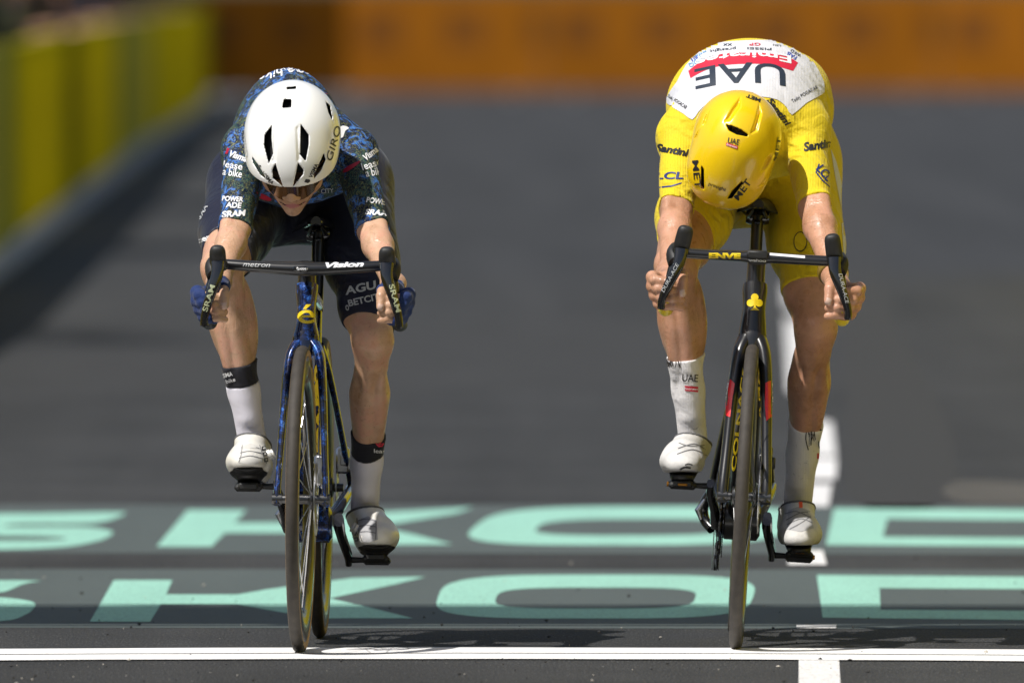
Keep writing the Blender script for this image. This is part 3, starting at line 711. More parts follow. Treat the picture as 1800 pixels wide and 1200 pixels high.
    for (y, z) in ((0.99, 0.245), (0.971, 0.16)): dr.rev((xc-0.002, y, z), [(-0.004, 0.002), (-0.004, 0.018), (0.004, 0.018), (0.004, 0.002)], 20)
    dr.build('rear_derailleur', [M_GLOSS, M_STEEL], R)
    # handlebar, stem, hoods, levers
    bz, by = sp['bar_z'], 0.075; hw = sp['hood_w']
    stm = MB(); stm.loft([(0, ax(zt)+0.008, zt-0.006), (0, ax(zt)+0.012, zt+0.018), (0, ax(zt)+0.01, bz-0.008)], [(0.021, 0.026), (0.020, 0.024), (0.020, 0.022)], up=(0, 1, 0), n=18)
    stm.loft([(0, ax(zt)+0.03, bz-0.004), (0, 0.15, bz-0.004), (0, by+0.012, bz-0.002)], [(0.020, 0.014), (0.019, 0.014), (0.023, 0.014)], n=18, e=2.6); stm.build('stem', M_BLACK, R)
    hb = MB(); xs = np.linspace(-1, 1, 41); w = hw-0.006
    if k == 'a': hb.loft([(w*t, by+0.012*abs(t)**2, bz-0.006+0.009*abs(t)**1.5) for t in xs], [(0.022-0.008*abs(t), 0.0165-0.005*abs(t)**0.7) for t in xs], up=(0, 0, 1), n=18)
    else: hb.loft([(w*t, by, bz) for t in xs], [(0.018, 0.0118+0.004*math.exp(-(t/0.14)**4)) for t in xs], up=(0, 0, 1), n=18)
    for s in (-1, 1):
        dp = spline([(s*w, by-0.005, bz), (s*(hw+0.003), 0.035, bz-0.002), (s*(hw+0.008), -0.012, bz-0.020), (s*(hw+0.016), -0.020, bz-0.062), (s*(hw+0.021), 0.005, bz-0.105), (s*(hw+0.023), 0.06, bz-0.125), (s*(hw+0.024), 0.135, bz-0.128)], 6)
        hb.loft(dp[:20], [(0.0125, 0.0135)]*20, up=(1, 0.1, 0.1), n=14)
    bar = hb.build('handlebar', M_BLACK, R)
    for s in (-1, 1):
        dp = spline([(s*w, by-0.005, bz), (s*(hw+0.003), 0.035, bz-0.002), (s*(hw+0.008), -0.012, bz-0.020), (s*(hw+0.016), -0.020, bz-0.062), (s*(hw+0.021), 0.005, bz-0.105), (s*(hw+0.023), 0.06, bz-0.125), (s*(hw+0.024), 0.135, bz-0.128)], 6)
        q_ = MB(); q_.loft(dp[18:], [(0.0145+0.0005*(i % 2), 0.0155+0.0005*(i % 2)) for i in range(len(dp)-18)], up=(1, 0.1, 0.1), n=14); q_.build('bar_tape', M_YELP if k == 'b' else M_MATT, bar)
    lev = {}
    for s in (-1, 1):
        h = MB(); fl = sp['flare']; kt = bz+sp['knob']
        h.loft(spline([(s*(hw+0.002), 0.055, bz+0.004), (s*(hw+0.001), 0.01, bz+0.004), (s*(hw-fl*0.2), -0.030, bz+0.012), (s*(hw-fl*0.75), -0.052, kt-0.016), (s*(hw-fl), -0.056, kt)], 6),
               [((0.0165+0.002*math.sin(i/24*3.1))*(1-max(0, (i-17)/7.6)**2.6)**0.5, (0.021-0.006*i/24)*(1-max(0, (i-17)/7.6)**2.6)**0.5) for i in range(25)], up=(0, 0.3, 1) if False else (0, 1, 0.5), n=18, e=2.5)
        h.loft(spline([(s*(hw+0.012), 0.02, bz+0.006), (s*(hw+0.018), -0.012, bz-0.004), (s*(hw+0.012), -0.03, bz-0.02)], 4), [(0.012, 0.018)]*9, up=(0, 0, 1), n=14)
        h.build('brake_hood', M_MATT, R)
        lv = MB(); tx, tz = sp['lever_tip']
        lp = spline([(s*(hw-fl*0.25), -0.050, bz+0.010), (s*(hw+0.001), -0.058, bz-0.022), (s*((hw+tx)/2+0.003), -0.060, (bz+tz)/2-0.005), (s*tx*0.995, -0.054, tz+0.022), (s*tx, -0.050, tz)], 6)
        lv.loft(lp, [(0.0155-0.0068*min(1, i/18)-(0.002 if i == 24 else 0), 0.0085) for i in range(25)], up=(0, 1, 0), n=14, e=2.6)
        lo_ = lv.build('brake_lever', M_GLOSS, R); lev[s] = lo_
        if k == 'b':
            tp = MB()
            for q in range(4):
                z = bz-0.060-0.0135*q; x = s*(hw+0.012+0.002*q)
                tp.loft([(x, -0.026, z), (x, -0.022, z-0.012)], (0.0155, 0.0155), up=(0, 1, 0), n=14)
            tp.build('bar_tape', M_YELP, bar)
    grip = {s: (V3(s*(hw+sp['grip_dx']), -0.004, bz-0.088)) for s in (-1, 1)}
    W = lambda p: np.array(M@Vector(p))
    return dict(root=R, M=M, head=head, down=down, bar=bar, levers=lev, legs=legs, fork=fork, saddle=saddle, post=post, ped={s: W(ped[s]) for s in ped}, grip={s: W(grip[s]) for s in grip},
                gax=nrm(W((0.0, 0.02, 1.0))-W((0, 0, 0))), bz=bz)

bikeA = make_bike(dict(key='a', contact=tuple(G(527, 1147)), yaw=math.radians(-2.0), lean=math.radians(0.5), steer=math.radians(-1.0), frame=M_BLUE, fork_w=0.053, saddle_z=0.955, crank=math.radians(30),
    bar_z=0.848, grip_dx=0.011, hood_w=0.186, flare=0.0, knob=0.046, lever_tip=(0.214, 0.716), tilt={-1: math.radians(4), 1: math.radians(-6)}, label='blue flecked racing bicycle with tan-walled tyres under the rider in navy'))
bikeB = make_bike(dict(key='b', contact=tuple(G(1293, 1141)), yaw=math.radians(-0.4), lean=math.radians(3.2), steer=math.radians(-1.3), frame=M_BLACK, fork_mat=M_BLACK, fork_w=0.048, saddle_z=0.992, crank=math.radians(27),
    bar_z=0.866, grip_dx=0.018, hood_w=0.172, flare=0.012, knob=0.062, lever_tip=(0.206, 0.742), tilt={-1: math.radians(2), 1: math.radians(-10)}, label='black racing bicycle with red fork panels and yellow lettering under the rider in yellow'))
print('bikes', time.time()-T0)

# ------------------------------------------------------------------ riders
XA = V3(1, 0, 0)
def head_frame(pitch, roll, yaw=0.0):                  # rows: lateral, face-forward, crown-up
    p = math.radians(pitch); lat = V3(1, 0, 0); fwd = V3(0, -math.cos(p), -math.sin(p)); up = V3(0, -math.sin(p), math.cos(p))
    r = math.radians(roll); c, s = math.cos(r), math.sin(r); Ry = np.array([[c, 0, s], [0, 1, 0], [-s, 0, c]])
    B = np.array([lat, fwd, up])
    y = math.radians(yaw); cy, sy = math.cos(y), math.sin(y)
    B = np.array([cy*B[0]+sy*B[1], -sy*B[0]+cy*B[1], B[2]])
    return B@Ry.T
def poly_sdf(U, V, pts):                               # signed distance to a polygon, vectorised
    d = np.full(U.shape, 1e9, np.float32); s = np.ones(U.shape, np.float32); n = len(pts); j = n-1
    for i in range(n):
        ex, ey = pts[j][0]-pts[i][0], pts[j][1]-pts[i][1]; wx, wy = U-pts[i][0], V-pts[i][1]
        t = np.clip((wx*ex+wy*ey)/(ex*ex+ey*ey), 0, 1); bx, by = wx-ex*t, wy-ey*t
        d = np.minimum(d, bx*bx+by*by)
        c1 = V >= pts[i][1]; c2 = V < pts[j][1]; c3 = ex*wy > ey*wx
        s = np.where((c1 & c2 & c3) | (~c1 & ~c2 & ~c3), -s, s); j = i
    return s*np.sqrt(d)

def hand_prims(g, ax, s, wrist, scale=1.0):
    """fist closed on the drop: fingers wrap from the outside round the front, thumb over the inside"""
    up = nrm(ax); f = V3(0, -1, 0); f = nrm(f-up*(f@up)); o = nrm(np.cross(f, up)); o = o if o[0]*s > 0 else -o
    q = lambda a, b, c: g+scale*(o*a+f*b+up*c)
    fing = []; tips = []
    for i in range(4):
        c = 0.0260-0.0172*i; L = (1.0, 1.06, 1.0, 0.86)[i]; r = (0.0106, 0.0107, 0.0102, 0.0092)[i]*scale
        lean = 0.010 - 0.004*i
        K, A, B_, T_ = q((0.0285, 0.0320, 0.0310, 0.0270)[i], -0.008+0.004*(i == 1), c+lean+0.004+0.002*i), q(0.025-0.003*i, 0.024*L, c+lean*0.5), q(-0.003-0.001*i, 0.031*L, c-0.006), q(-0.023*L, 0.023, c-0.013)
        fing.append([cap(K, A, r*1.12, r*1.05, 0.003), cap(A, B_, r*1.05, r*0.98, 0.003), cap(B_, T_, r*0.98, r*0.86, 0.003), cap(q(0.008, -0.052, c*0.75+0.012), K, r*1.35, r*1.28, 0.007)])
        tips.append(T_)
    palm = [ell(q(0.006, -0.036, 0.004), V3(0.030, 0.022, 0.042)*scale, np.array([o, f, up]), 0.012), cap(q(0.0, -0.045, 0.015), wrist, 0.027*scale, 0.026*scale, 0.02)]
    tb, t1, t2, t3 = q(-0.012, -0.034, 0.030), q(-0.033, -0.004, 0.034), q(-0.032, 0.026, 0.018), q(-0.027, 0.036, -0.008)
    thumb = [cap(tb, t1, 0.0155*scale, 0.0128*scale, 0.010), cap(t1, t2, 0.0125*scale, 0.0118*scale, 0.004), cap(t2, t3, 0.0118*scale, 0.0098*scale, 0.003)]
    nail = (t3+f*0.0085*scale-up*0.001, np.array([o, f*0.9+up*0.2, up]))
    return fing, palm, thumb, q, nail, (o, f, up)

def make_rider(S, bike):
    t0 = time.time(); skin = S['skin']
    tp = [(P(u, v, y), w, t) for (u, v, y, w, t) in S['torso']]
    base = V3(tp[0][0][0], tp[0][0][1], 0.0)
    R = root('person', tuple(base), S['label'], 'person'); M = Matrix.Translation(Vector(base))
    # ---- torso
    tor = []
    for i in range(len(tp)-1):
        (a, wa, ta), (b, wb, tb) = tp[i], tp[i+1]
        f = (wa+wb)/(ta+tb); tor.append(cap(a, b, ta, tb, 0.05, XA, f))
    sh = {s: P(*S['shoulder'][s]) for s in (-1, 1)}; el = {s: P(*S['elbow'][s]) for s in (-1, 1)}
    up_c = tp[-2][0]
    for s in (-1, 1):
        tor.append(cap(up_c+V3(s*0.05, 0.02, 0.02), sh[s], 0.075, S['delt'], 0.05))       # shoulder girdle
        tor.append(cap(tp[-3][0]+V3(s*S['lat'], 0, -0.02), sh[s]+V3(-s*0.02, 0.03, -0.03), 0.078, 0.045, 0.05))   # lat / side of chest
        if S['key'] == 'b': tor.append(cap(tp[2][0]+V3(s*0.085, 0.02, 0.048), tp[1][0]+V3(s*0.07, 0, 0.06), 0.072, 0.06, 0.05))
        tor.append(cap(tp[-2][0]+V3(s*0.05, -0.02, -0.05), sh[s]+V3(-s*0.02, -0.01, -0.03), 0.06, 0.045, 0.04))
    # ---- head
    hc = P(*S['head']); HB = head_frame(*S['head_rot']); hl = lambda x, f, z: hc+x*HB[0]+f*HB[1]+z*HB[2]
    he = lambda c, r, k=0.02: ell(hl(*c), r, HB, k)
    head = [he((0, -0.005, 0.028), (0.076, 0.094, 0.088)), he((0, 0.035, -0.045), (0.060, 0.062, 0.066), 0.03), he((0, 0.066, -0.088), (0.030, 0.028, 0.028), 0.03), he((0, 0.086, -0.108), (0.017, 0.016, 0.015), 0.018),
            he((-0.04, 0.058, -0.036), (0.026, 0.026, 0.026), 0.02), he((0.04, 0.058, -0.036), (0.026, 0.026, 0.026), 0.02), he((0, 0.074, 0.022), (0.05, 0.024, 0.018), 0.02),
            cap(hl(0, 0.088, 0.008), hl(0, 0.107, -0.034), 0.0085, 0.0115, 0.010), he((-0.013, 0.100, -0.040), (0.009, 0.012, 0.008), 0.006), he((0.013, 0.100, -0.040), (0.009, 0.012, 0.008), 0.006),
            he((0, 0.084, -0.066), (0.030, 0.018, 0.020), 0.012)]
    for s in (-1, 1): head += [he((s*0.078, -0.012, -0.012), (0.010, 0.020, 0.032), 0.006), cap(hl(s*0.022, 0.045, -0.05), hl(s*0.062, 0.0, -0.045), 0.018, 0.016, 0.02)]
    nk = tp[-1][0]; neck = [cap(hl(0, -0.035, -0.055), nk, 0.052, 0.058, 0.03)]
    mouth = cap(hl(-0.024, 0.094, -0.074), hl(0.024, 0.094, -0.0735), 0.0042, 0.0042)
    # ---- arms and hands
    arms, hands, frames = {}, {}, {}
    for s in (-1, 1):
        g = bike['grip'][s]; gf = V3(0, -1, 0)
        wr = P(*S['wrist'][s])
        a, b = sh[s], el[s]; d = nrm(b-a); fd = nrm(wr-b); m1 = a+(b-a)*0.45; f1 = b+(wr-b)*0.28
        side = nrm(np.cross(d, V3(0, 0, 1)))
        r = S['arm_r']
        arms[s] = [cap(a, b, 0.047*r, 0.038*r, 0.02), ell(m1+V3(0, -0.014, 0.006), (0.10, 0.036*r, 0.036*r), np.array([d, side, np.cross(d, side)]), 0.03), ell(m1+V3(0, 0.016, -0.008), (0.11, 0.034*r, 0.034*r), np.array([d, side, np.cross(d, side)]), 0.03),
                   ell(b+V3(s*0.004, 0.012, -0.006), (0.030*r, 0.030*r, 0.032*r), None, 0.015),
                   cap(b, f1, 0.038*r, 0.0405*r, 0.02), cap(f1, wr, 0.0405*r, 0.0262*r, 0.02), cap(b+V3(s*0.016, -0.012, 0.02), f1+(wr-f1)*0.45+V3(s*0.010, -0.014, 0), 0.022*r, 0.014*r, 0.007), cap(b+V3(-s*0.016, -0.010, 0.0), f1+(wr-f1)*0.40+V3(-s*0.010, -0.014, 0), 0.022*r, 0.013*r, 0.007), cap(f1+V3(0, -0.022, 0), wr+V3(0, -0.016, 0), 0.016*r, 0.008, 0.008), cap(f1+V3(s*0.014, -0.012, 0), wr+V3(s*0.010, -0.010, 0), 0.015*r, 0.010, 0.008),
                   ell(wr+V3(s*0.014, 0, 0.004), (0.013, 0.013, 0.013), None, 0.012)]
        hands[s] = hand_prims(g, bike['gax']+V3(s*0.26, 0.05, 0), s, wr, S['hand'])
    # ---- legs
    hip = {s: P(*S['hip'][s]) for s in (-1, 1)}; kn = {s: P(*S['knee'][s]) for s in (-1, 1)}; an = {s: P(*S['ankle'][s]) for s in (-1, 1)}
    legs = {}
    for s in (-1, 1):
        h, k_, a = hip[s], kn[s], an[s]; d = nrm(k_-h); c = nrm(a-k_); r = S['leg_r']
        front = nrm(np.cross(V3(s, 0, 0), c)*s); front = front if front[1] < 0 else -front
        lat = nrm(np.cross(c, front)); lat = lat if lat[0]*s > 0 else -lat
        L = np.linalg.norm(a-k_); mid = h+(k_-h)*0.45; at = lambda t, o=0, f=0, k_=k_, c=c, L=L, lat=lat, front=front: k_+c*(L*t)+lat*o+front*f
        latd = nrm(np.cross(d, front)); latd = latd if latd[0]*s > 0 else -latd; upd = nrm(np.cross(latd, d)); upd = upd if upd[2] > 0 else -upd
        legs[s] = [cap(h, mid, 0.088*r, 0.080*r, 0.03), cap(mid, k_, 0.080*r, 0.052*r, 0.03),
                   ell(mid+latd*0.026+upd*0.012, (0.16, 0.056*r, 0.060*r), np.array([d, latd, upd]), 0.03), ell(h+(k_-h)*0.76-latd*0.030+upd*0.008, (0.062, 0.036*r, 0.038*r), np.array([d, latd, upd]), 0.014), ell(h+(k_-h)*0.72+latd*0.030+upd*0.008, (0.07, 0.032*r, 0.036*r), np.array([d, latd, upd]), 0.014),
                   ell(k_+front*0.026+c*0.004, (0.029*r, 0.026*r, 0.034*r), np.array([lat, front, c]), 0.010), cap(k_+front*0.006, at(0.14, 0, 0.008), 0.046*r, 0.039*r, 0.02), ell(at(0.13, 0, 0.034), (0.013, 0.012, 0.022), np.array([lat, front, c]), 0.010),
                   cap(at(0.06), at(0.34, 0.0, -0.012), 0.042*r, 0.044*r, 0.02), ell(at(0.29, -0.026, -0.024), (0.034*r, 0.038*r, 0.10), np.array([lat, front, c]), 0.004), ell(at(0.27, 0.025, -0.020), (0.030*r, 0.034*r, 0.09), np.array([lat, front, c]), 0.007),
                   cap(at(0.13, -0.006, 0.030), at(0.85, -0.004, 0.015), 0.0165*r, 0.019*r, 0.008), cap(k_+front*0.040+c*0.02, at(0.13, 0, 0.036), 0.0115, 0.010, 0.008), ell(at(0.33, 0.020, 0.021), (0.0185*r, 0.021*r, 0.115), np.array([lat, front, c]), 0.004),
                   cap(at(0.34, 0, -0.010), at(0.72, 0, -0.006), 0.048*r, 0.033*r, 0.025), cap(at(0.72, 0, -0.006), a, 0.033*r, 0.032*r, 0.02)]
        cm = S['calf'][s]
        if cm != 1:
            legs[s][8] = cap(at(0.06), at(0.34, 0.0, -0.010), 0.042*r*cm, 0.042*r*cm, 0.02); legs[s][9] = ell(at(0.29, -0.020*cm, -0.024), (0.031*r*cm, 0.036*r, 0.10), np.array([lat, front, c]), 0.005); legs[s][10] = ell(at(0.27, 0.019*cm, -0.020), (0.028*r*cm, 0.034*r, 0.09), np.array([lat, front, c]), 0.006)
        legs[s].append(cap(a, a+V3(0, -0.03, -0.045), 0.024, 0.022, 0.015))
        S.setdefault('_leg', {})[s] = (h, k_, a, d, c, front, lat, at)
    glutes = [ell(hip[s]+V3(-s*0.02, 0.035, 0.0), (0.085, 0.10, 0.10), None, 0.05) for s in (-1, 1)]
    # ---- one continuous body
    prims = [group(tor, 0, (), 0.03)]+head[:1]
    V_ = Vol([p for p in tor]+head+neck+[p for s in (-1, 1) for p in arms[s]+legs[s]+hands[s][1]+hands[s][2]+[x for f in hands[s][0] for x in f]]+glutes, S['res'])
    V_.add(mouth, op='s', k=0.003)
    V, F = V_.mesh(); cen = V[F].mean(1)
    rel = cen-hc; X, Y, Z = rel@HB[0], rel@HB[1], rel@HB[2]
    inmouth = mouth.fn(cen[:, 0], cen[:, 1], cen[:, 2])
    lip = (np.abs(X) < 0.028) & (Y > 0.08) & (np.abs(Z+0.0745) < 0.0115*(1-np.abs(X)/0.034)) & (inmouth > 0.0008)
    inside = (inmouth <= 0.0008) & (Y > 0.07)
    mi = np.where(inside, 2, np.where(lip, 1, 0))
    for s in (-1, 1):
        c_, B_ = hands[s][4]; q = (cen-c_)@B_.T
        mi = np.where((np.abs(q[:, 0]) < 0.0065) & (np.abs(q[:, 2]) < 0.0075) & (np.abs(q[:, 1]) < 0.006), 3, mi)
    body = wmesh('body', V, F, [skin, M_LIP, M_MOUTH, M_NAIL], R, M, mi=mi)
    out = dict(root=R, M=M, body=body, hc=hc, HB=HB, hl=hl, sh=sh, el=el, kn=kn, an=an, hip=hip)
    # ---- jersey (torso + sleeves), shorts, socks
    H = S['res']*1.1
    sleeves = []
    for s in (-1, 1):
        d = nrm(el[s]-sh[s]); t = S['sleeve'][s]; sleeves.append(group(arms[s], 0.0035, [(sh[s]+(el[s]-sh[s])*t, nrm(d+V3(0, -0.15, -0.15)))], 0.02))
    waist = tp[0][0]+(tp[1][0]-tp[0][0])*0.0; wd = nrm(tp[0][0]-tp[1][0])
    jv = Vol([group(tor[:2], 0.005, [(waist, wd)], 0.055), group(tor[2:], 0.004, [], 0.055), group(glutes, 0.004, [(waist, wd)], 0.05), group(neck, 0.005, [(nk+(hc-nk)*0.42, nrm(hc-nk))], 0.02)]+sleeves, H)
    Vj, Fj = jv.mesh(); out['jersey'] = wmesh('jersey', Vj, Fj, S['jersey'], R, M)
    lg = []
    for s in (-1, 1):
        h, k_, a, d, c, fr, la, at = S['_leg'][s]; t, tilt = S['hem'][s]
        lg.append(group(legs[s], 0.0034, [(h+(k_-h)*t, nrm(d+np.asarray(tilt)))], 0.03))
    pel = group(tor[:3]+glutes, 0.0030, [(tp[2][0]+V3(0, -0.12, 0), V3(0, -1, 0))], 0.055)
    hipc = [group([cap(hip[s]+V3(0, 0.02, 0.03), hip[s]+(kn[s]-hip[s])*0.45, 0.090*S['leg_r']+0.006, 0.082*S['leg_r']+0.003, 0.03), cap(hip[s]+V3(0, 0.03, 0.05), tp[1][0]+V3(s*0.06, 0, 0), 0.085, 0.085, 0.03)], 0.0, (), 0.05) for s in (-1, 1)]
    Vs, Fs = Vol([pel]+hipc+lg, H).mesh(); out['shorts'] = wmesh('shorts', Vs, Fs, S['shorts'], R, M)
    out['sock'] = {}; out['cuff'] = {}; out['shoe'] = {}
    for s in (-1, 1):
        h, k_, a, d, c, fr, la, at = S['_leg'][s]; t0_, t1_ = S['sock'][s]
        pr = legs[s][:-1]
        if t1_ is not None:
            Vc, Fc = Vol([group(pr, 0.0042, [(at(t0_), -c), (at(t1_), c)])], 0.003).mesh(); out['cuff'][s] = wmesh('sock_cuff', Vc, Fc, M_SOCKB, R, M)
        Vc, Fc = Vol([group(pr, 0.0034, [(at(t1_ if t1_ is not None else t0_), -c), (at(1.06), c)])], 0.003).mesh(); out['sock'][s] = wmesh('sock', Vc, Fc, S['sock_mat'], R, M)
        # shoe: frame from toe direction
        pc = bike['ped'][s]; ang = S['toe'][s]; t = V3(S['toe_out'][s], -math.cos(ang), -math.sin(ang)); t = nrm(t); un = nrm(V3(0, -math.sin(ang), math.cos(ang))); un = nrm(un-t*(un@t)); lt = np.cross(t, un)
        sole = pc+un*0.020; q = lambda x, f, z: sole+lt*x+t*f+un*z
        Bs = np.array([lt, t, un])
        ank = a+c*0.012
        fr_ = ank+t*0.012-c*0.012
        sp_ = [ell(q(0, 0.026, 0.030), (0.0475, 0.058, 0.031), Bs, 0.013), ell(q(0.006*s, 0.072, 0.020), (0.034, 0.032, 0.022), Bs, 0.02), cap(q(0, 0.0, 0.036), q(0, -0.10, 0.040), 0.044, 0.034, 0.025), ell(q(0, -0.135, 0.040), (0.035, 0.040, 0.042), Bs, 0.025),
               cap(q(0, 0.0, 0.046), fr_, 0.034, 0.038, 0.016), cap(q(0, -0.12, 0.05), ank-t*0.014, 0.036, 0.040, 0.02)]
        tn = nrm(un-t*0.30+V3(0, 0, 0.4)); top = ank-c*0.004
        Vh, Fh = Vol([group(sp_, 0.0, [(q(0, 0, 0.008), -un), (top, tn)])], 0.0026).mesh(); shoe = wmesh('shoe', Vh, Fh, S['shoe'], R, M); out['shoe'][s] = shoe
        Vh, Fh = Vol([group(sp_, 0.0012, [(top+tn*0.0006, tn), (top-tn*0.006, -tn)])], 0.002).mesh(); wmesh('shoe_collar', Vh, Fh, M_COLLAR, shoe, M)
        Vh, Fh = Vol([group(sp_, 0.0015, [(q(0, 0, 0.0085), un), (q(0, 0, -0.004), -un), (q(0, S['sole_front'], 0.012), nrm(t*0.5+un*0.8))]), group([cap(q(0, -0.02, -0.004), q(0, 0.028, -0.004), 0.024, 0.024)], 0, [(q(0, 0, -0.011), -un), (q(0, 0, 0.0), un)])], 0.0024).mesh(); wmesh('sole', Vh, Fh, M_SOLE, shoe, M)
        if S['key'] == 'a':
            for (x, f, z) in ((s*0.047, -0.012, 0.052), (s*0.044, 0.018, 0.046)):
                dl = MB(); ctr = q(x, f, z); nn = nrm(lt*s+un*0.5); dl.loft([ctr-nn*0.006, ctr+nn*0.007, ctr+nn*0.009], [(0.0115, 0.0115), (0.0115, 0.0115), (0.009, 0.009)], up=tuple(t), n=18)
                o = dl.build('shoe_dial', M_SHOE, shoe); o.data.transform(M.inverted())
        out.setdefault('q', {})[s] = q
    # ---- hair under the helmet
    hair = group([head[0]], 0.004, [(hl(0, 0.04, 0.02), nrm(HB[1]*0.75-HB[2]*0.45)), (hl(0, -0.02, -0.055), -HB[2])])
    Vc, Fc = Vol([hair], 0.004).mesh(); out['hair'] = wmesh('hair', Vc, Fc, S['hair'], R, M)
    Vc, Fc = Vol([group([head[0]], 0.0055, [(hl(0, 0.12, S['rim'][0]+0.006), nrm(-HB[2]*(0.26)-HB[1]*(S['rim'][0]-S['rim'][1])*-1.0)), (hl(0, -0.035, 0.06), -HB[1])])], 0.004).mesh(); pad = wmesh('helmet_padding', Vc, Fc, M_FOAM, R, M)
    # ---- helmet
    hel = [he((0, -0.010, 0.022), S['hel_r'], 0.02), he((0, -0.060, 0.008), (0.080, 0.070, 0.085), 0.05), he((0, 0.066, 0.020), (0.078, 0.064, 0.058), 0.05)]
    cuts = [(hl(0, 0.12, S['rim'][0]), nrm(-HB[2]*(0.26)-HB[1]*(S['rim'][0]-S['rim'][1])*-1.0)) ]
    hg = group(hel, 0.0, cuts); hv = Vol([hg], 0.0021)
    sl_, X, Y, Z = hv.sl(hv.lo, hv.lo+hv.n*hv.h)
    X, Y, Z = [np.broadcast_to(a_, hv.d.shape) for a_ in (X, Y, Z)]
    D = Y+DIST; U = 900+X*FPX/D; W = HOR+(CAMH-Z)*FPX/D; base_d = hv.d.copy()
    front = (Y < hc[1]+0.05)
    for pts, depth, sharp in S['vents']:
        pd = poly_sdf(U, W, pts)*(D/FPX)
        if sharp: hole = np.maximum(pd, -(base_d+depth))
        else: hole = np.maximum(-(base_d+depth*np.clip(-pd/0.006, 0, 1)), pd)
        hole = np.where(front, hole, 0.05)
        hv.d = np.maximum(hv.d, -hole.astype(np.float32))
    Vh, Fh = hv.mesh(); cen = Vh[Fh].mean(1)
    bd = hg.fn(cen[:, 0], cen[:, 1], cen[:, 2]); vent = bd < -0.0045
    under = (cen-cuts[0][0])@cuts[0][1] > -0.0006
    out['helmet'] = wmesh('helmet', Vh, Fh, [S['hel_mat'], M_FOAM], R, M, mi=np.where((vent & (bd < -S.get('vent_dark', 0.0045))) | under, 1, 0))
    # ---- gloves
    if S.get('glove'):
        for s in (-1, 1):
            fing, palm, thumb, q, nail, (o_, f_, u_) = hands[s]
            gl = [group(f, 0.0028, [(q(0.006, 0, 0), nrm(-o_+f_*0.1))], 0.0045) for f in fing]+[group(palm, 0.002, [(P(*S['wrist'][s])+u_*0.012, u_)], 0.006), group(thumb[:1], 0.002, [], 0.006)]
            Vg, Fg = Vol(gl, 0.0024).mesh(); wmesh('glove', Vg, Fg, S['glove'], R, M)
    # straps
    st = MB()
    for s in (-1, 1): st.loft([hl(s*0.082, 0.02, 0.0), hl(s*0.066, 0.03, -0.06), hl(s*0.02, 0.045, -0.118)], [(0.006, 0.0012)]*3, up=tuple(HB[0]*s), n=8)
    o = st.build('helmet_strap', M_INK, out['helmet']); o.data.transform(M.inverted())
    print('rider', S['key'], time.time()-t0, len(F), len(Fj), len(Fs))
    return out

z1 = lambda L: [(320+x/3.75, 100+y/3.75) for x, y in L]
z5 = lambda L: [(1100+x/3.75, 40+y/3.75) for x, y in L]
riderA = make_rider(dict(key='a', res=0.0034, skin=M_SKIN_A, label='cyclist in patterned navy jersey and white helmet sprinting in the drops', arm_r=0.79, leg_r=0.88, calf={-1: 1, 1: 0.84}, delt=0.050, lat=0.032, hand=0.94,
    torso=[(532, 345, 0.90, 0.138, 0.105), (534, 285, 0.92, 0.112, 0.105), (512, 240, 0.80, 0.082, 0.126), (506, 244, 0.66, 0.088, 0.141), (514, 262, 0.54, 0.118, 0.105), (515, 268, 0.46, 0.06, 0.06)],
    shoulder={-1: (432, 262, 0.53), 1: (622, 266, 0.53)}, elbow={-1: (414, 402, 0.34), 1: (654, 404, 0.34)}, wrist={-1: (386, 497, 0.15), 1: (690, 500, 0.15)},
    hip={-1: (436, 356, 0.87), 1: (618, 352, 0.87)}, knee={-1: (390, 470, 0.46), 1: (655, 598, 0.60)}, ankle={-1: (443, 772, 0.545), 1: (641, 898, 0.83)},
    head=(514, 262, 0.335), head_rot=(53, -3, 4), hel_r=(0.1065, 0.132, 0.120), rim=(0.036, -0.045), hel_mat=M_HELW, hair=M_BLOND,
    sleeve={-1: 1.03, 1: 1.03}, hem={-1: (0.83, (0, 0, 0.25)), 1: (0.90, (-0.35, 0, -0.1))}, sock={-1: (0.555, 0.675), 1: (0.553, 0.665)}, sock_mat=M_SOCK, jersey=M_CAMO, shorts=M_NAVY, shoe=M_SHOE, glove=M_GLOVE,
    toe={-1: math.radians(-12), 1: math.radians(-6)}, toe_out={-1: -0.08, 1: 0.10}, sole_front=0.07,
    vents=[(z1(L), 0.021, True) for L in ([(592, 450), (545, 515), (540, 580), (572, 705), (600, 640), (590, 540)], [(782, 443), (835, 515), (835, 580), (815, 690), (778, 645), (780, 540)],
        [(615, 700), (595, 745), (600, 800), (668, 858), (640, 780)], [(765, 698), (800, 745), (798, 775), (730, 858), (745, 790)], [(460, 655), (470, 700), (515, 775), (560, 812), (535, 765), (505, 715)],
        [(935, 632), (945, 680), (915, 750), (868, 805), (870, 775), (890, 735)], [(670, 282), (722, 280), (720, 335), (660, 338)], [(690, 200), (750, 195), (752, 212), (690, 216)], [(945, 290), (975, 325), (995, 430), (965, 370)])]
        +[(z1(L), 0.004, False) for L in ([(690, 205), (655, 340), (700, 345), (725, 210)], [(600, 440), (585, 700), (625, 700), (625, 470)], [(745, 470), (755, 700), (790, 690), (775, 440)])]), bikeA)
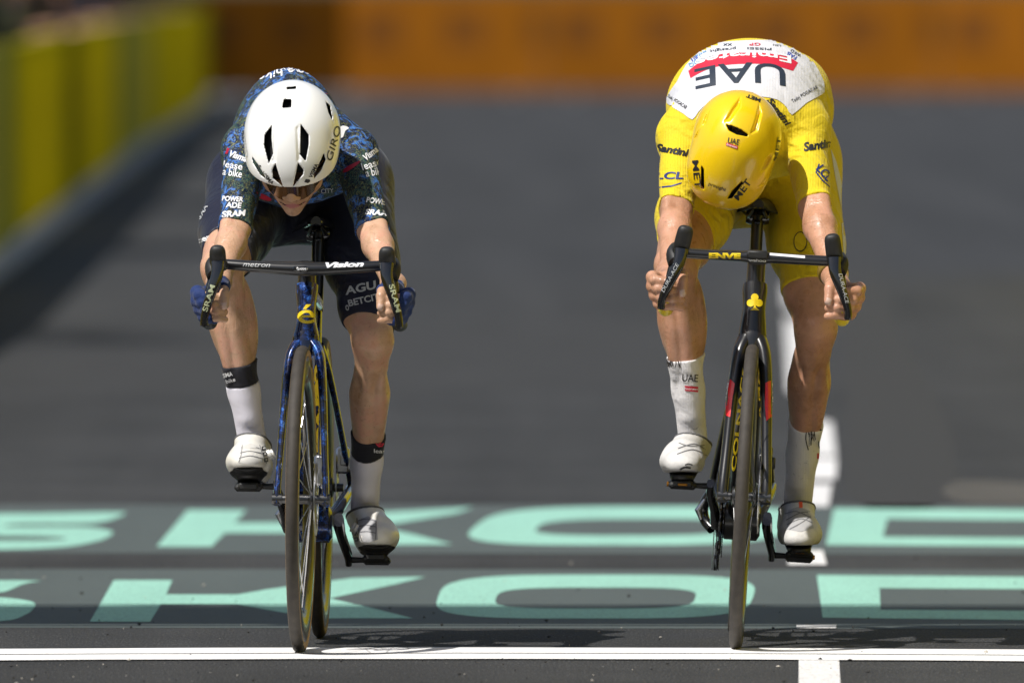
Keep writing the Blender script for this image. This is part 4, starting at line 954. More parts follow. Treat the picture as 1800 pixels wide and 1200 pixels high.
riderB = make_rider(dict(key='b', res=0.0034, skin=M_SKIN_B, label='cyclist in yellow jersey and yellow helmet with head bowed over the bars', arm_r=0.85, leg_r=0.905, calf={-1: 1, 1: 0.94}, delt=0.056, lat=0.07, hand=1.04,
    torso=[(1338, 312, 1.13, 0.150, 0.110), (1332, 248, 1.18, 0.140, 0.115), (1326, 196, 1.06, 0.145, 0.125), (1318, 190, 0.92, 0.158, 0.140), (1310, 220, 0.80, 0.150, 0.105), (1304, 240, 0.71, 0.06, 0.06)],
    shoulder={-1: (1200, 240, 0.79), 1: (1414, 232, 0.79)}, elbow={-1: (1189, 372, 0.60), 1: (1432, 366, 0.60)}, wrist={-1: (1178, 482, 0.42), 1: (1466, 484, 0.42)},
    hip={-1: (1246, 320, 1.12), 1: (1402, 318, 1.12)}, knee={-1: (1188, 466, 0.71), 1: (1434, 575, 0.84)}, ankle={-1: (1218, 772, 0.80), 1: (1402, 886, 1.08)},
    head=(1287, 270, 0.58), head_rot=(76, 16, 0), hel_r=(0.0955, 0.117, 0.114), rim=(0.016, -0.05), hel_mat=M_HELY, hair=M_HAIR, vent_dark=0.012,
    sleeve={-1: 0.97, 1: 0.98}, hem={-1: (0.69, (0, 0, 0.2)), 1: (0.765, (-0.12, 0, -0.1))}, sock={-1: (0.525, None), 1: (0.54, None)}, sock_mat=M_SOCKD, jersey=M_YEL, shorts=M_YEL, shoe=M_SHOEK,
    toe={-1: math.radians(-4), 1: math.radians(0)}, toe_out={-1: -0.06, 1: 0.06}, sole_front=-0.035,
    vents=[(z5(L), 0.019, True) for L in ([(660, 672), (700, 680), (760, 705), (808, 738), (800, 752), (730, 738), (680, 712)], [(498, 940), (515, 965), (518, 1098), (494, 1095)], [(768, 1042), (772, 1060), (698, 1158), (670, 1160), (700, 1108)])]
        +[(z5(L), 0.007, False) for L in ([(965, 855), (925, 890), (880, 990), (930, 955), (960, 905)], [(500, 680), (470, 720), (440, 780), (470, 760)], [(760, 480), (700, 560), (640, 660), (690, 650), (760, 560)], [(880, 520), (850, 640), (815, 740), (870, 720), (900, 600)], [(560, 560), (520, 620), (490, 700), (530, 670)], [(935, 1010), (900, 1050), (860, 1090), (910, 1070)])]), bikeB)
print('riders', time.time()-T0)

# ------------------------------------------------------------------ eyewear, watch, small things worn
def in_frame(rd, name, mb, m, parent, **k):
    o = mb.build(name, m, parent, **k); o.data.transform(rd['M'].inverted()); return o
hl = riderA['hl']; lens = MB(); nu, nv = 25, 7; V = []; Fs = []
for layer in (0, 1):
    for i in range(nu):
        a = math.radians(-78+156*i/(nu-1))
        for j in range(nv):
            t = j/(nv-1); rr = 1.0-0.02*layer
            z = 0.038-0.092*t*(1-0.35*abs(math.sin(a))**2)+(-0.0 if j < nv-1 else 0.010*math.exp(-(a/0.16)**2))
            V.append(hl(0.082*rr*math.sin(a), (0.012+0.106*rr*math.cos(a))-0.012*t, z))
for layer in (0, 1):
    o_ = layer*nu*nv
    for i in range(nu-1):
        for j in range(nv-1): Fs.append((o_+i*nv+j, o_+i*nv+j+1, o_+(i+1)*nv+j+1, o_+(i+1)*nv+j))
bd = [(i*nv, (i+1)*nv) for i in range(nu-1)]+[(i*nv+nv-1, (i+1)*nv+nv-1) for i in range(nu-1)]+[(j, j+1) for j in range(nv-1)]+[((nu-1)*nv+j, (nu-1)*nv+j+1) for j in range(nv-1)]
for a, b in bd: Fs.append((a, b, b+nu*nv, a+nu*nv))
lens.add(V, Fs); glasses = in_frame(riderA, 'sunglasses', lens, M_LENS, riderA['root'])
for s in (-1, 1):
    tm = MB(); tm.loft([hl(s*0.078, 0.030, 0.018), hl(s*0.083, -0.02, 0.012)], (0.002, 0.005), up=(0, 0, 1), n=8); in_frame(riderA, "temple", tm, M_GLOSS, glasses)
# watch on the right-hand wrist of the rider in yellow
wr = P(1466, 484, 0.42); el_ = riderB['el'][1]; ad = nrm(wr-el_); wc = wr-ad*0.012
wb = MB(); u_ = nrm(np.cross(ad, V3(1, 0, 0))); v_ = np.cross(ad, u_)
wb.loft([wc-ad*0.010, wc-ad*0.008, wc+ad*0.008, wc+ad*0.010], [(0.0325, 0.0325), (0.0345, 0.0345), (0.0345, 0.0345), (0.0325, 0.0325)], up=tuple(u_), n=24)
watch = in_frame(riderB, 'watch_strap', wb, mat('olive_strap', (0.20, 0.13, 0.02), 0.35), riderB['root'])
# hair tuft through the crown opening
ht = MB(); c0 = [(1100+x/3.75, 40+y/3.75) for x, y in ((675, 690), (690, 690), (705, 694), (718, 697), (728, 700), (740, 705), (752, 712), (765, 718), (685, 700), (712, 704), (735, 712))]
for i, (u, v) in enumerate(c0):
    for k in range(3):
        a = P(u+random.uniform(-2, 2), v+5, riderB['hc'][1]-0.085); b = P(u+random.uniform(-4, 1), v-random.uniform(1, 5), riderB['hc'][1]-0.128)
        ht.loft([a, (a+b)/2+V3(0, -0.004, 0.001), b], [(0.0016, 0.0016), (0.0013, 0.0013), (0.0003, 0.0003)], up=(0.3, 0.2, 1), n=5)
in_frame(riderB, 'hair_tuft', ht, M_HAIR, riderB['hair'])
# head units on the bars
def on_bike(b, name, mb, m, parent, **k): return mb.build(name, m, parent, **k)
cu = MB(); cu.box((-0.008, 0.040, bikeA['bz']-0.006), (0.016, 0.020, 0.0065), bev=0.003); cuA = on_bike(bikeA, 'cycle_computer', cu, M_GLOSS, bikeA['root'])
cu = MB(); cu.box((0.0, 0.045, bikeB['bz']+0.006), (0.024, 0.030, 0.009), bev=0.004); cu.box((0.0, 0.05, bikeB['bz']-0.008), (0.020, 0.022, 0.008), bev=0.004); cuB = on_bike(bikeB, 'cycle_computer', cu, M_MATT, bikeB['root'])

# ------------------------------------------------------------------ lettering and print on clothes and bicycles
TA = {k: Target(riderA[k], riderA['M']) for k in ('jersey', 'shorts', 'helmet')}
TB = {k: Target(riderB[k], riderB['M']) for k in ('jersey', 'shorts', 'helmet')}
j = TA['jersey']
write(j, 'Visma', 419, 275, 31, 12, M_WHITE, -20, 0.03, 0.2); write(j, 'lease', 410, 291, 33, 12, M_WHITE, -10, 0.008); write(j, 'a bike', 409, 304, 33, 13, M_WHITE, -10, 0.008)
write(j, 'POWER', 409, 350, 36, 9, M_WHITE, -4, 0.03, 0.1); write(j, 'ADE', 411, 361, 27, 10, M_WHITE, -4, 0.03, 0.1); write(j, 'SRAM', 411, 376, 42, 11, M_WHITE, 4, 0.04, 0.2)
write(j, 'Visma', 651, 270, 28, 12, M_WHITE, 40, 0.03, 0.2); write(j, 'lease', 652, 289, 34, 13, M_WHITE, 18, 0.012); write(j, 'a bike', 658, 302, 32, 14, M_WHITE, 12, 0.012)
write(j, 'POWER', 663, 354, 38, 10, M_WHITE, -8, 0.03, 0.1); write(j, 'SRAM', 662, 374, 40, 10, M_WHITE, -4, 0.04, 0.2)
write(j, 'lease a bike', 514, 139, 118, 16, M_WHITE, 180, 0.012, arc=-14); write(j, 'VISMA', 503, 124, 44, 8, M_WHITE, 180, 0.03, arc=-4)
patch(j, z1([(915, 235), (960, 245), (1020, 290), (1060, 355), (1040, 360), (990, 305), (950, 290)]), M_PINK, smooth_n=3, name='swoosh')
patch(j, z1([(485, 890), (540, 905), (590, 935), (575, 948), (530, 938), (505, 920)]), M_PINK, smooth_n=3, name='swoosh'); patch(j, z1([(1060, 765), (1075, 735), (1165, 688), (1165, 705), (1100, 752)]), M_PINK, smooth_n=3, name='swoosh')
patch(j, z1([(285, 640), (300, 600), (315, 605), (300, 640)]), M_PINK, name='swoosh'); patch(j, z1([(1035, 470), (1060, 455), (1100, 470), (1075, 490), (1060, 530), (1035, 530)]), M_WHITE, smooth_n=3, name='badge')
write(j, 'CITY', 575, 335, 22, 8, M_SILVER, 4, 0.0)
k_ = TA['shorts']
write(k_, 'cervelo', 372, 414, 50, 10, M_WHITE, 22, 0.03); write(k_, 'VISMA', 353, 378, 40, 8, M_SILVER, 60, 0.02)
write(k_, 'AGU', 634, 506, 56, 15, M_SILVER, 12, 0.03, 0.1); write(k_, 'BETCITY', 645, 526, 66, 12, M_SILVER, 13, 0.025); write(k_, 'O', 611, 541, 6, 10, M_SILVER, 10, 0.04)
h = TA['helmet']
write(h, 'GIRO', 586, 252, 62, 11, M_INK, 74, 0.0, 0.15); write(h, 'GIRO', 431, 250, 52, 5, M_SILVER, 98, 0.0)
write(h, 'VISMA', 551, 300, 27, 7, M_INK, 64, 0.03); write(h, 'VISMA', 471, 313, 28, 7, M_INK, -48, 0.03)
patch(h, z1([(805, 825), (815, 805), (840, 808), (845, 820), (830, 832)]), M_INK, name='swoosh'); patch(h, z1([(510, 712), (520, 715), (532, 745), (525, 752), (515, 735)]), M_INK, name='swoosh')
cl = {s: Target(riderA['cuff'][s], riderA['M']) for s in (-1, 1)}
write(cl[-1], 'VISMA', 397, 659, 24, 8, M_WHITE, 14, 0.03); write(cl[-1], 'a bike', 402, 669, 24, 7, M_WHITE, 15, 0.01); write(cl[1], 'lease', 670, 792, 26, 7, M_WHITE, -2, 0.01)
patch(cl[1], z3(((1195, 870), (1215, 885), (1235, 868), (1258, 878), (1248, 895), (1222, 898))) if False else [(658, 777), (664, 781), (669, 777), (675, 779), (672, 784), (665, 785)], M_RED, name='swoosh')
b = Target(bikeA['bar'], bikeA['M']); write(b, 'metron', 451, 466, 48, 6, M_SILVER, -2, 0.0, 0.3); write(b, 'Vision', 606, 465.5, 68, 9, M_WHITE, 2, 0.05, 0.3)
write(Target(cuA, bikeA['M']), 'GARMIN', 532.5, 472.5, 22, 4, M_WHITE, 0, 0.04)
write(Target(bikeA['head'], bikeA['M']), 'é', 538, 552, 29, 34, M_YELP, 0, 0.012)
write(Target(bikeA['levers'][-1], bikeA['M']), 'SRAM', 367, 524, 48, 9, M_HOLO, 73, 0.02); write(Target(bikeA['levers'][1], bikeA['M']), 'SRAM', 694, 524, 50, 9, M_HOLO, -75, 0.02)
write(Target(bikeA['down'], bikeA['M']), 'cervelo', 561, 735, 190, 13, M_YELP, -88, 0.06)
# ---- rider in yellow
j = TB['jersey']
pw = patch(j, z5([(498, 185), (560, 150), (650, 130), (800, 120), (960, 118), (1090, 135), (1170, 185), (1240, 270), (1296, 370), (1310, 440), (1290, 475), (1190, 530), (1095, 608), (1060, 560), (1000, 510), (900, 490), (760, 480), (620, 490), (540, 530), (480, 590), (440, 640), (380, 600), (272, 530), (290, 460), (340, 390), (400, 280)]), M_WJ, 0.0012, 4, 'back_panel', smooth_n=2, maxd=0.09)
up1 = [(430, 370), (520, 322), (640, 287), (800, 276), (950, 282), (1100, 322)]; up2 = [(1133, 268), (1060, 228), (900, 204), (740, 204), (600, 219), (480, 272), (415, 322)]
patch(j, z5([tuple(p) for p in spline(up1, 3)]+[tuple(p) for p in spline(up2, 3)]), M_RED, 0.0018, 5, 'red_box')
write(j, 'Emirates', 1307, 109.5, 166, 13.5, M_WHITE, 182, 0.02, arc=-12.5, off=0.0026); write(j, 'UAE', 1301, 138, 158, 36, M_SLATE, 182, 0.01, arc=-9, off=0.0022)
for (tx, x, y, w, hh, mm, r) in (('presight', 640, 182, 46, 6, M_SLATE, 186), ('PISSEI', 880, 177, 42, 4, M_SLATE, 178), ('FAB', 1092, 222, 18, 7, M_BLUEP, 150), ('WKD', 1118, 205, 20, 5, M_SLATE, 150), ('ADQ', 462, 262, 26, 8, M_TEALP, 214), ('EI', 455, 240, 12, 6, M_BLUEP, 212), ('GP', 850, 148, 20, 5, M_RED, 180), ('xx', 672, 150, 16, 4, M_SLATE, 180), ('LSH', 995, 155, 14, 3, M_SLATE, 172), ('xds', 500, 210, 22, 4, M_TEALP, 205)):
    write(j, tx, 1100+x/3.75, 40+y/3.75, w, hh, mm, r, 0.01, off=0.0022)
write(j, 'Tadej POGACAR', 1414, 167, 52, 8, M_INK, 30, 0.01, off=0.0022); write(j, 'Tadej POGACAR', 1191, 180, 40, 8, M_INK, -35, 0.01, off=0.0022, taper=0.3)
write(j, 'Santini', 1182, 264, 58, 14, M_INK, -11, 0.04, 0.2); write(j, 'Santini', 1439, 255, 54, 16, M_INK, 9, 0.04, 0.2); write(j, 'Santini', 1369, 197, 58, 12, M_INK, -52, 0.04, 0.2)
write(j, 'LCL', 1177, 309, 48, 13, M_NAVYINK, 0, 0.03, 0.15); write(j, 'LCL', 1449, 304, 30, 16, M_NAVYINK, -48, 0.03, 0.15)
patch(j, z5([(196, 1040), (204, 1083), (300, 1073), (370, 1053), (362, 1063), (300, 1083), (198, 1094), (190, 1045)]), M_NAVYINK, name='underline'); patch(j, z5([(1278, 930), (1258, 985), (1300, 1038), (1356, 1090), (1345, 1088), (1290, 1040), (1250, 988), (1268, 935)]), M_NAVYINK, name='underline')
patch(j, z5([(555, 98), (600, 100), (622, 135), (565, 136)]), M_BLUEP, name='blue_print'); patch(j, z5([(955, 112), (1020, 112), (1090, 135), (1020, 126)]), M_BLUEP, name='blue_print')
h = TB['helmet']
write(h, 'UAE', 1289.5, 248.5, 20, 10, M_INK, -12, 0.01, off=0.001); patch(h, z5([(664, 790), (739, 815), (735, 834), (660, 809)]), M_RED, name='red_box'); write(h, 'Emirates', 1286.5, 256.5, 18, 3.5, M_WHITE, -17, 0.01, off=0.0018)
write(h, 'MET', 1305, 333, 40, 12, M_INK, 54, 0.01, off=0.001); write(h, 'MET', 1225, 307, 50, 11, M_INK, -84, 0.01); write(h, 'presight', 1261, 329, 32, 8, M_INK, -20, 0.01); write(h, 'MET', 1324, 173, 26, 6, M_INK, 160, 0.03); write(h, 'MET', 1366, 262, 42, 6, M_INK, 80, 0.02)
k_ = TB['shorts']
patch(k_, [(1460, 262), (1470, 285), (1478, 318), (1485, 360), (1489, 440), (1486, 500), (1481, 500), (1482, 440), (1477, 360), (1466, 300)], M_WJ, step=4, name='side_stripe')
ring = superell(1407, 425, 12, 18, 2.0, 24); patch(k_, ring, M_INK, name='ring_mark'); patch(k_, superell(1407, 425, 10.3, 16, 2.0, 24), M_YEL, 0.0014, name='ring_mark')
b = Target(bikeB['bar'], bikeB['M']); write(b, 'ENVE', 1274, 449.5, 56, 9, M_YELP, -1, 0.06); patch(b, [(1353, 445), (1415, 450), (1415, 454), (1353, 449)], M_WHITE, name='white_mark')
write(Target(cuB, bikeB['M']), 'wahoo', 1331, 457.5, 30, 5.5, M_WHITE, -3, 0.03)
hd = Target(bikeB['head'], bikeB['M'])
for (x, y) in ((1326.7, 522.5), (1319.6, 532.5), (1334, 532.5)): patch(hd, superell(x, y, 6.6, 6.6, 2, 16), M_YELP, name='clover')
patch(hd, [(1325.2, 524), (1328.2, 524), (1328.4, 540), (1334.5, 545.5), (1319, 545.5), (1325, 540)], M_YELP, 0.0013, name='clover')
for i, (pts, tx, ty, r) in enumerate((([(598, 405), (645, 455), (630, 560), (614, 692), (560, 668), (572, 540)], 1276, 695, 80), ([(862, 452), (930, 418), (932, 660), (868, 718), (858, 600)], 1359, 695, -88))):
    lt = Target(bikeB['legs'][i], bikeB['M']); patch(lt, [(1130+x/4, 560+y/4) for x, y in pts], M_REDP, 0.0008, 4, 'red_panel'); write(lt, 'Emirates', tx, ty, 46, 5, M_WHITE, r, 0.02, off=0.0016)
dn = Target(bikeB['down'], bikeB['M']); write(dn, 'COLNAGO', 1338, 715, 190, 9, M_YELP, -88, 0.03); write(dn, 'COLNAGO', 1300, 728, 200, 8, M_YELP, 84, 0.03)
write(Target(bikeB['levers'][-1], bikeB['M']), 'DURA-ACE', 1178, 488, 56, 6, M_SILVER, 62, 0.0, 0.2); write(Target(bikeB['levers'][1], bikeB['M']), 'DURA-ACE', 1483, 507, 54, 6, M_SILVER, -76, 0.0, 0.2)
sk = {s: Target(riderB['sock'][s], riderB['M']) for s in (-1, 1)}
write(sk[-1], 'UAE', 1213, 664, 27, 13, M_INK, -3, 0.01); patch(sk[-1], [(1203.5, 677.5), (1227, 679.5), (1227, 689), (1204, 686.5)], M_RED, name='red_box'); write(sk[-1], 'Emirates', 1215, 683, 22, 4, M_WHITE, -4, 0.01, off=0.0018)
write(sk[1], 'UAE', 1449, 781, 22, 12, M_INK, 3, 0.01, taper=-0.4); patch(sk[1], [(1436, 796), (1452, 796), (1450, 806), (1436, 806)], M_RED, name='red_box')
sh = {s: Target(riderB['shoe'][s], riderB['M']) for s in (-1, 1)}
patch(sh[1], [(1404, 882), (1410, 881), (1411, 892), (1405, 893)], M_ORANGE, name='pull_tab')
def smear(tg, pts, w):
    return line(tg, pts, w, M_GRIME, 'mud_streak')
M_GRIME = mat('mud', (0.035, 0.03, 0.028), 0.9)
def line(tg, pts, w, m, name='lace', off=0.001):
    pts = [np.array(p, float) for p in spline(pts, 5)]; L = []; R_ = []
    for i, p in enumerate(pts):
        t = nrm(pts[min(i+1, len(pts)-1)]-pts[max(i-1, 0)]); n = np.array([-t[1], t[0]])*w/2; L.append(tuple(p+n)); R_.append(tuple(p-n))
    return patch(tg, L+R_[::-1], m, off, 6, name)
M_LACE = mat('grey_lace', (0.16, 0.16, 0.17), 0.6)
for pts in ([(1380, 903), (1400, 899), (1425, 910)], [(1382, 914), (1405, 902), (1420, 900)], [(1384, 922), (1408, 912), (1428, 919)], [(1388, 930), (1410, 918), (1424, 907)]): line(sh[1], pts, 1.6, M_LACE)
for pts in ([(1193, 778), (1212, 784), (1238, 782)], [(1192, 788), (1220, 780), (1240, 790)], [(1190, 798), (1218, 790), (1242, 800)]): line(sh[-1], pts, 1.2, M_LACE)
line(sh[-1], [(1193, 826), (1203, 821), (1214, 822)], 3, M_INK, 'scuff'); line(sh[-1], [(1204, 817), (1210, 815), (1217, 817)], 2, M_INK, 'scuff')
for pts, w in (([(1176, 626), (1178, 636), (1175, 644)], 2.5), ([(1190, 624), (1192, 634), (1196, 646)], 2), ([(1170, 632), (1184, 630)], 1.6)): smear(sk[-1], pts, w)
for k in range(22):
    rr = random.Random(40+k); x0 = rr.uniform(1412, 1442); y0 = rr.uniform(743, 752); ln = rr.uniform(4, 34)*(1.2 if 1416 < x0 < 1436 else 0.5)
    smear(sk[1], [(x0, y0), (x0+rr.uniform(-2.5, 2.5), y0+ln*0.5), (x0+rr.uniform(-4, 3), y0+ln)], rr.uniform(0.7, 2.2))
for k in range(12):
    rr = random.Random(90+k); x0 = rr.uniform(1168, 1200); y0 = rr.uniform(628, 636); ln = rr.uniform(3, 16)
    smear(sk[-1], [(x0, y0), (x0+rr.uniform(-2, 2), y0+ln*0.5), (x0+rr.uniform(-2, 3), y0+ln)], rr.uniform(0.6, 1.8))
sa = {s: Target(riderA['shoe'][s], riderA['M']) for s in (-1, 1)}
M_TNG = mat('shaded_tongue', (0.40, 0.40, 0.41), 0.7, bump=0.3, bscale=200); M_TNGL = mat('pale_tongue', (0.58, 0.57, 0.54), 0.7, bump=0.3, bscale=200)  # darker tongue: shade on the right-hand shoes put into its colour
patch(sa[-1], [(425, 784), (440, 779), (457, 784), (462, 812), (440, 817), (419, 812)], M_TNGL, 0.0006, name='tongue'); patch(sa[1], [(629, 914), (647, 907), (662, 915), (664, 948), (648, 953), (633, 951)], M_TNG, 0.0006, name='tongue')
patch(sh[1], [(1386, 896), (1404, 890), (1424, 898), (1430, 928), (1408, 934), (1384, 930)], M_TNG, 0.0005, name='tongue')
for (x, y) in ((463, 788), (465, 798), (467, 808)):
    patch(sa[-1], [(x-3.5, y-3), (x+3.5, y-4), (x+4, y+3), (x-3, y+4)], M_INK, 0.0009, 3, 'strap_ring'); patch(sa[-1], [(x-1.5, y-1.2), (x+1.5, y-1.6), (x+1.8, y+1.2), (x-1.2, y+1.8)], M_SHOE, 0.0016, 3, 'strap_ring')
for (x, y) in ((620, 928), (623, 938), (627, 947)):
    patch(sa[1], [(x-4, y-3), (x+3, y-4), (x+4, y+3), (x-2, y+4)], M_LACE, 0.0009, 3, 'vent'); patch(sa[1], [(x-2, y-1.2), (x+1, y-1.8), (x+1.6, y+1.2), (x-1, y+2)], M_SHOE, 0.0016, 3, 'vent')
for pts in ([(424, 787), (440, 785), (456, 788)], [(422, 796), (440, 793), (460, 797)], [(420, 805), (440, 801), (462, 806)], [(426, 782), (424, 800), (420, 812)], [(456, 782), (462, 800), (468, 814)]): line(sa[-1], pts, 1.1, M_LACE, 'seam')
for pts in ([(630, 915), (645, 912), (660, 916)], [(630, 925), (645, 923), (661, 926)], [(632, 935), (646, 934), (661, 937)], [(628, 910), (630, 930), (637, 950)], [(661, 918), (661, 932), (660, 948)], [(613, 925), (622, 930), (630, 940)], [(614, 940), (622, 944), (630, 950)]): line(sa[1], pts, 1.5, M_LACE, 'seam')
print('print', time.time()-T0)

# ------------------------------------------------------------------ finish arch above the line (its beam throws the band of shade behind the line)
M_TRUSS = mat('aluminium_truss', (0.55, 0.55, 0.57), 0.35, 0.9); M_ARCHY = mat('yellow_arch_panel', (0.72, 0.52, 0.02), 0.5); M_BASE = mat('concrete_ballast', (0.32, 0.31, 0.30), 0.9, var=0.3, vscale=5)
arch = root('finish_arch', (0, 0.1, 0), 'yellow finish arch with aluminium truss spanning the road above the white line', 'arch')
AY0, AY1, AZ0, AZ1, AX = -0.62, 0.42, 5.0, 5.9, 7.2
for y in (AY0, AY1):
    for z in (AZ0, AZ1):
        m_ = MB(); m_.tube([(-AX, y, z), (AX, y, z)], 0.035, 10); m_.build('chord', M_TRUSS, arch)
    m_ = MB(); n = 24
    for i in range(n):
        x0, x1 = -AX+2*AX*i/n, -AX+2*AX*(i+1)/n; m_.tube([(x0, y, AZ0 if i % 2 else AZ1), (x1, y, AZ1 if i % 2 else AZ0)], 0.02, 6)
    m_.build('lattice', M_TRUSS, arch, kind='stuff')
m_ = MB(); m_.box((0, (AY0+AY1)/2, (AZ0+AZ1)/2), (AX-0.1, (AY1-AY0)/2-0.06, (AZ1-AZ0)/2-0.06), bev=0.02); m_.build('header_panel', M_ARCHY, arch)
for s in (-1, 1):
    for y in (AY0, AY1):
        m_ = MB(); m_.tube([(s*AX, y, 0.35), (s*AX, y, AZ1)], 0.05, 10); m_.build('post', M_TRUSS, arch)
    m_ = MB(); m_.box((s*AX, (AY0+AY1)/2, 0.175), (0.6, 0.9, 0.295), bev=0.03); m_.build('ballast_block', M_BASE, arch)

# ------------------------------------------------------------------ roadside barriers
M_GALV = mat('galvanised_tube', (0.50, 0.51, 0.52), 0.4, 0.8)
def banner(name, col, dark, per, z0=0.50, z1=0.86, amt=0.6, trans=0.0):   # printed fabric: a row of dark block letters, part of the print
    m = mat(name, col, 0.95, spec=0.0); nt = m.node_tree; b = nt.nodes['Principled BSDF']
    v = [n for n in nt.nodes if n.type == 'TEX_COORD'][0].outputs['Object']
    sp = nt.nodes.new('ShaderNodeSeparateXYZ'); nt.links.new(v, sp.inputs[0])
    def mth(op, a, b_=None):
        n = nt.nodes.new('ShaderNodeMath'); n.operation = op
        for i_, x in enumerate((a, b_)):
            if x is None: continue
            if isinstance(x, (int, float)): n.inputs[i_].default_value = x
            else: nt.links.new(x, n.inputs[i_])
        return n.outputs[0]
    sx = mth('SINE', mth('MULTIPLY', sp.outputs[0], 2*math.pi/per)); on = mth('MULTIPLY', mth('GREATER_THAN', sx, 0.05), mth('MULTIPLY', mth('GREATER_THAN', sp.outputs[2], z0), mth('LESS_THAN', sp.outputs[2], z1)))
    g = ramp(nt, noise(nt, v, 1.1, 2, 0.5), [(0.40, tuple(c*0.8 for c in col)), (0.62, col)]).outputs[0]
    nt.links.new(mixc(nt, mth('MULTIPLY', on, amt), g, dark), b.inputs['Base Color'])
    if trans:
        tr = nt.nodes.new('ShaderNodeBsdfTranslucent'); tr.inputs[0].default_value = (*[min(1, c*1.05) for c in col], 1); mx = nt.nodes.new('ShaderNodeMixShader'); mx.inputs[0].default_value = trans
        out_ = [n for n in nt.nodes if n.type == 'OUTPUT_MATERIAL'][0]; nt.links.new(b.outputs[0], mx.inputs[1]); nt.links.new(tr.outputs[0], mx.inputs[2]); nt.links.new(mx.outputs[0], out_.inputs[0])
    return m
M_BY = banner('yellow_banner', (0.84, 0.72, 0.025), (0.60, 0.50, 0.03), 1.15, 0.3, 0.8, 0.6, 0.36); M_BY2 = banner('pale_yellow_banner', (0.80, 0.70, 0.10), (0.60, 0.50, 0.05), 0.77, 0.3, 0.8, 0.6, 0.36)
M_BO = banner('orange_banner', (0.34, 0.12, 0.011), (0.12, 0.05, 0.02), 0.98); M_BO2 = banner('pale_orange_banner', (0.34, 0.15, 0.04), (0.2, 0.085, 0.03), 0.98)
BL = 2.3
def barrier_proto(m, nm):
    pm = MB(); pm.box((0, 0, 0.580), (BL/2+0.008, 0.022, 0.520), bev=0.006); t1 = pm.build('banner', m)
    fm = MB(); fm.tube([(-BL/2+0.02, 0, 0.05), (-BL/2+0.02, 0, 1.08), (BL/2-0.02, 0, 1.08), (BL/2-0.02, 0, 0.05)], 0.016, 8); t2 = fm.build('frame', M_GALV)
    ft = []
    for s in (-1, 1):
        q = MB(); q.box((s*(BL/2-0.35), -0.18, 0.02), (0.03, 0.34, 0.015), bev=0.004); ft.append(q.build('foot', M_GALV))
    meshes = [('banner', t1.data), ('frame', t2.data), ('foot', ft[0].data), ('foot', ft[1].data)]
    for o in [t1, t2]+ft: bpy.data.objects.remove(o)
    return meshes
M_BYD = banner('dark_yellow_banner', (0.60, 0.48, 0.02), (0.34, 0.26, 0.03), 1.15, 0.3, 0.8, 0.6, 0.3)
PR = {k: barrier_proto(m, k) for k, m in (('y', M_BY), ('y2', M_BY2), ('yd', M_BYD), ('yg', banner('greyish_yellow_banner', (0.66, 0.60, 0.11), (0.50, 0.44, 0.08), 1.15, 0.3, 0.8, 0.6, 0.3)), ('o', M_BO), ('od', banner('shaded_orange_banner', (0.10, 0.05, 0.025), (0.06, 0.03, 0.02), 0.98)), ('o2', M_BO2))}  # od is the orange banner with shade put into its colour
def barrier(kind, p, ang, label, grp):
    R = root('crowd_barrier', tuple(p), label, 'barrier', grp, (0, 0, ang))
    if kind[0] == 'o': R.scale = (1, 1, 1.16)
    for nm, me in PR[kind]: obj(nm, me, R)
    return R
def run(pts, kinds, label, grp, i0=0):
    pts = [np.asarray(p, float)[:2] for p in pts]; seg = 0; pos = pts[0].copy(); i = i0; out = []
    acc = [0]
    for a, b in zip(pts, pts[1:]): acc.append(acc[-1]+np.linalg.norm(b-a))
    def at(s):
        for k in range(len(acc)-1):
            if s <= acc[k+1]: return pts[k]+(pts[k+1]-pts[k])*(s-acc[k])/(acc[k+1]-acc[k])
        return pts[-1]
    s = 0
    while s+BL < acc[-1]:
        a, b = at(s), at(s+BL); d = b-a
        out.append(barrier(kinds[i % len(kinds)], ((a[0]+b[0])/2, (a[1]+b[1])/2, 0.0), math.atan2(d[1], d[0]), label, grp)); s += BL+0.03; i += 1
    return out, at, acc[-1]
left_pts = [(-2.62, -8), (-2.60, 10)]+[G(u, v)[:2] for u, v in ((-170, 575), (0, 452), (150, 335), (250, 258), (365, 188))]
lrun, lat_, llen = run(left_pts[::-1], ['yd']*3+['y']*16+['yg']*9+['y']*8+['yd']*3+['y']*8+['yg']*5+['y']*60, 'metal crowd barrier with a yellow banner in the row along the road edge at left', 'yellow barriers along the left road edge')
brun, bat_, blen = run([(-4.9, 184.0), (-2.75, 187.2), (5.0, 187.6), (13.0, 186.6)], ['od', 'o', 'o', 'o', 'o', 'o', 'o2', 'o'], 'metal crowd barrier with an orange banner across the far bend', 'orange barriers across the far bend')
rrun, rat_, rlen = run([(2.75, -14), (2.75, 10), (3.0, 55)], ['y'], 'metal crowd barrier with a yellow banner along the right road edge', 'yellow barriers along the right road edge')

M_HOARD = mat('yellow_bounce', (0.86, 0.68, 0.012), 0.7, var=0.12, vscale=1.2)  # unseen board, added to strengthen the yellow rim light on the riders
hoard = root('bounce_hoarding', (3.55, -2.0, 0), 'tall plain yellow hoarding added out of view behind the right barriers for yellow bounce', 'hoarding')
for i in range(11):
    q = MB(); q.box((0, -14+i*2.44, 1.42), (0.03, 1.205, 1.30), bev=0.008); q.build('panel', M_HOARD, hoard)
    q = MB(); q.tube([(0.06, -14+i*2.44+1.22, 0.0), (0.06, -14+i*2.44+1.22, 2.74)], 0.03, 8); q.build('post', M_GALV, hoard)
    q = MB(); q.tube([(0.08, -14+i*2.44+1.22, 1.9), (1.1, -14+i*2.44+1.22, 0.02)], 0.024, 8); q.build('brace', M_GALV, hoard)
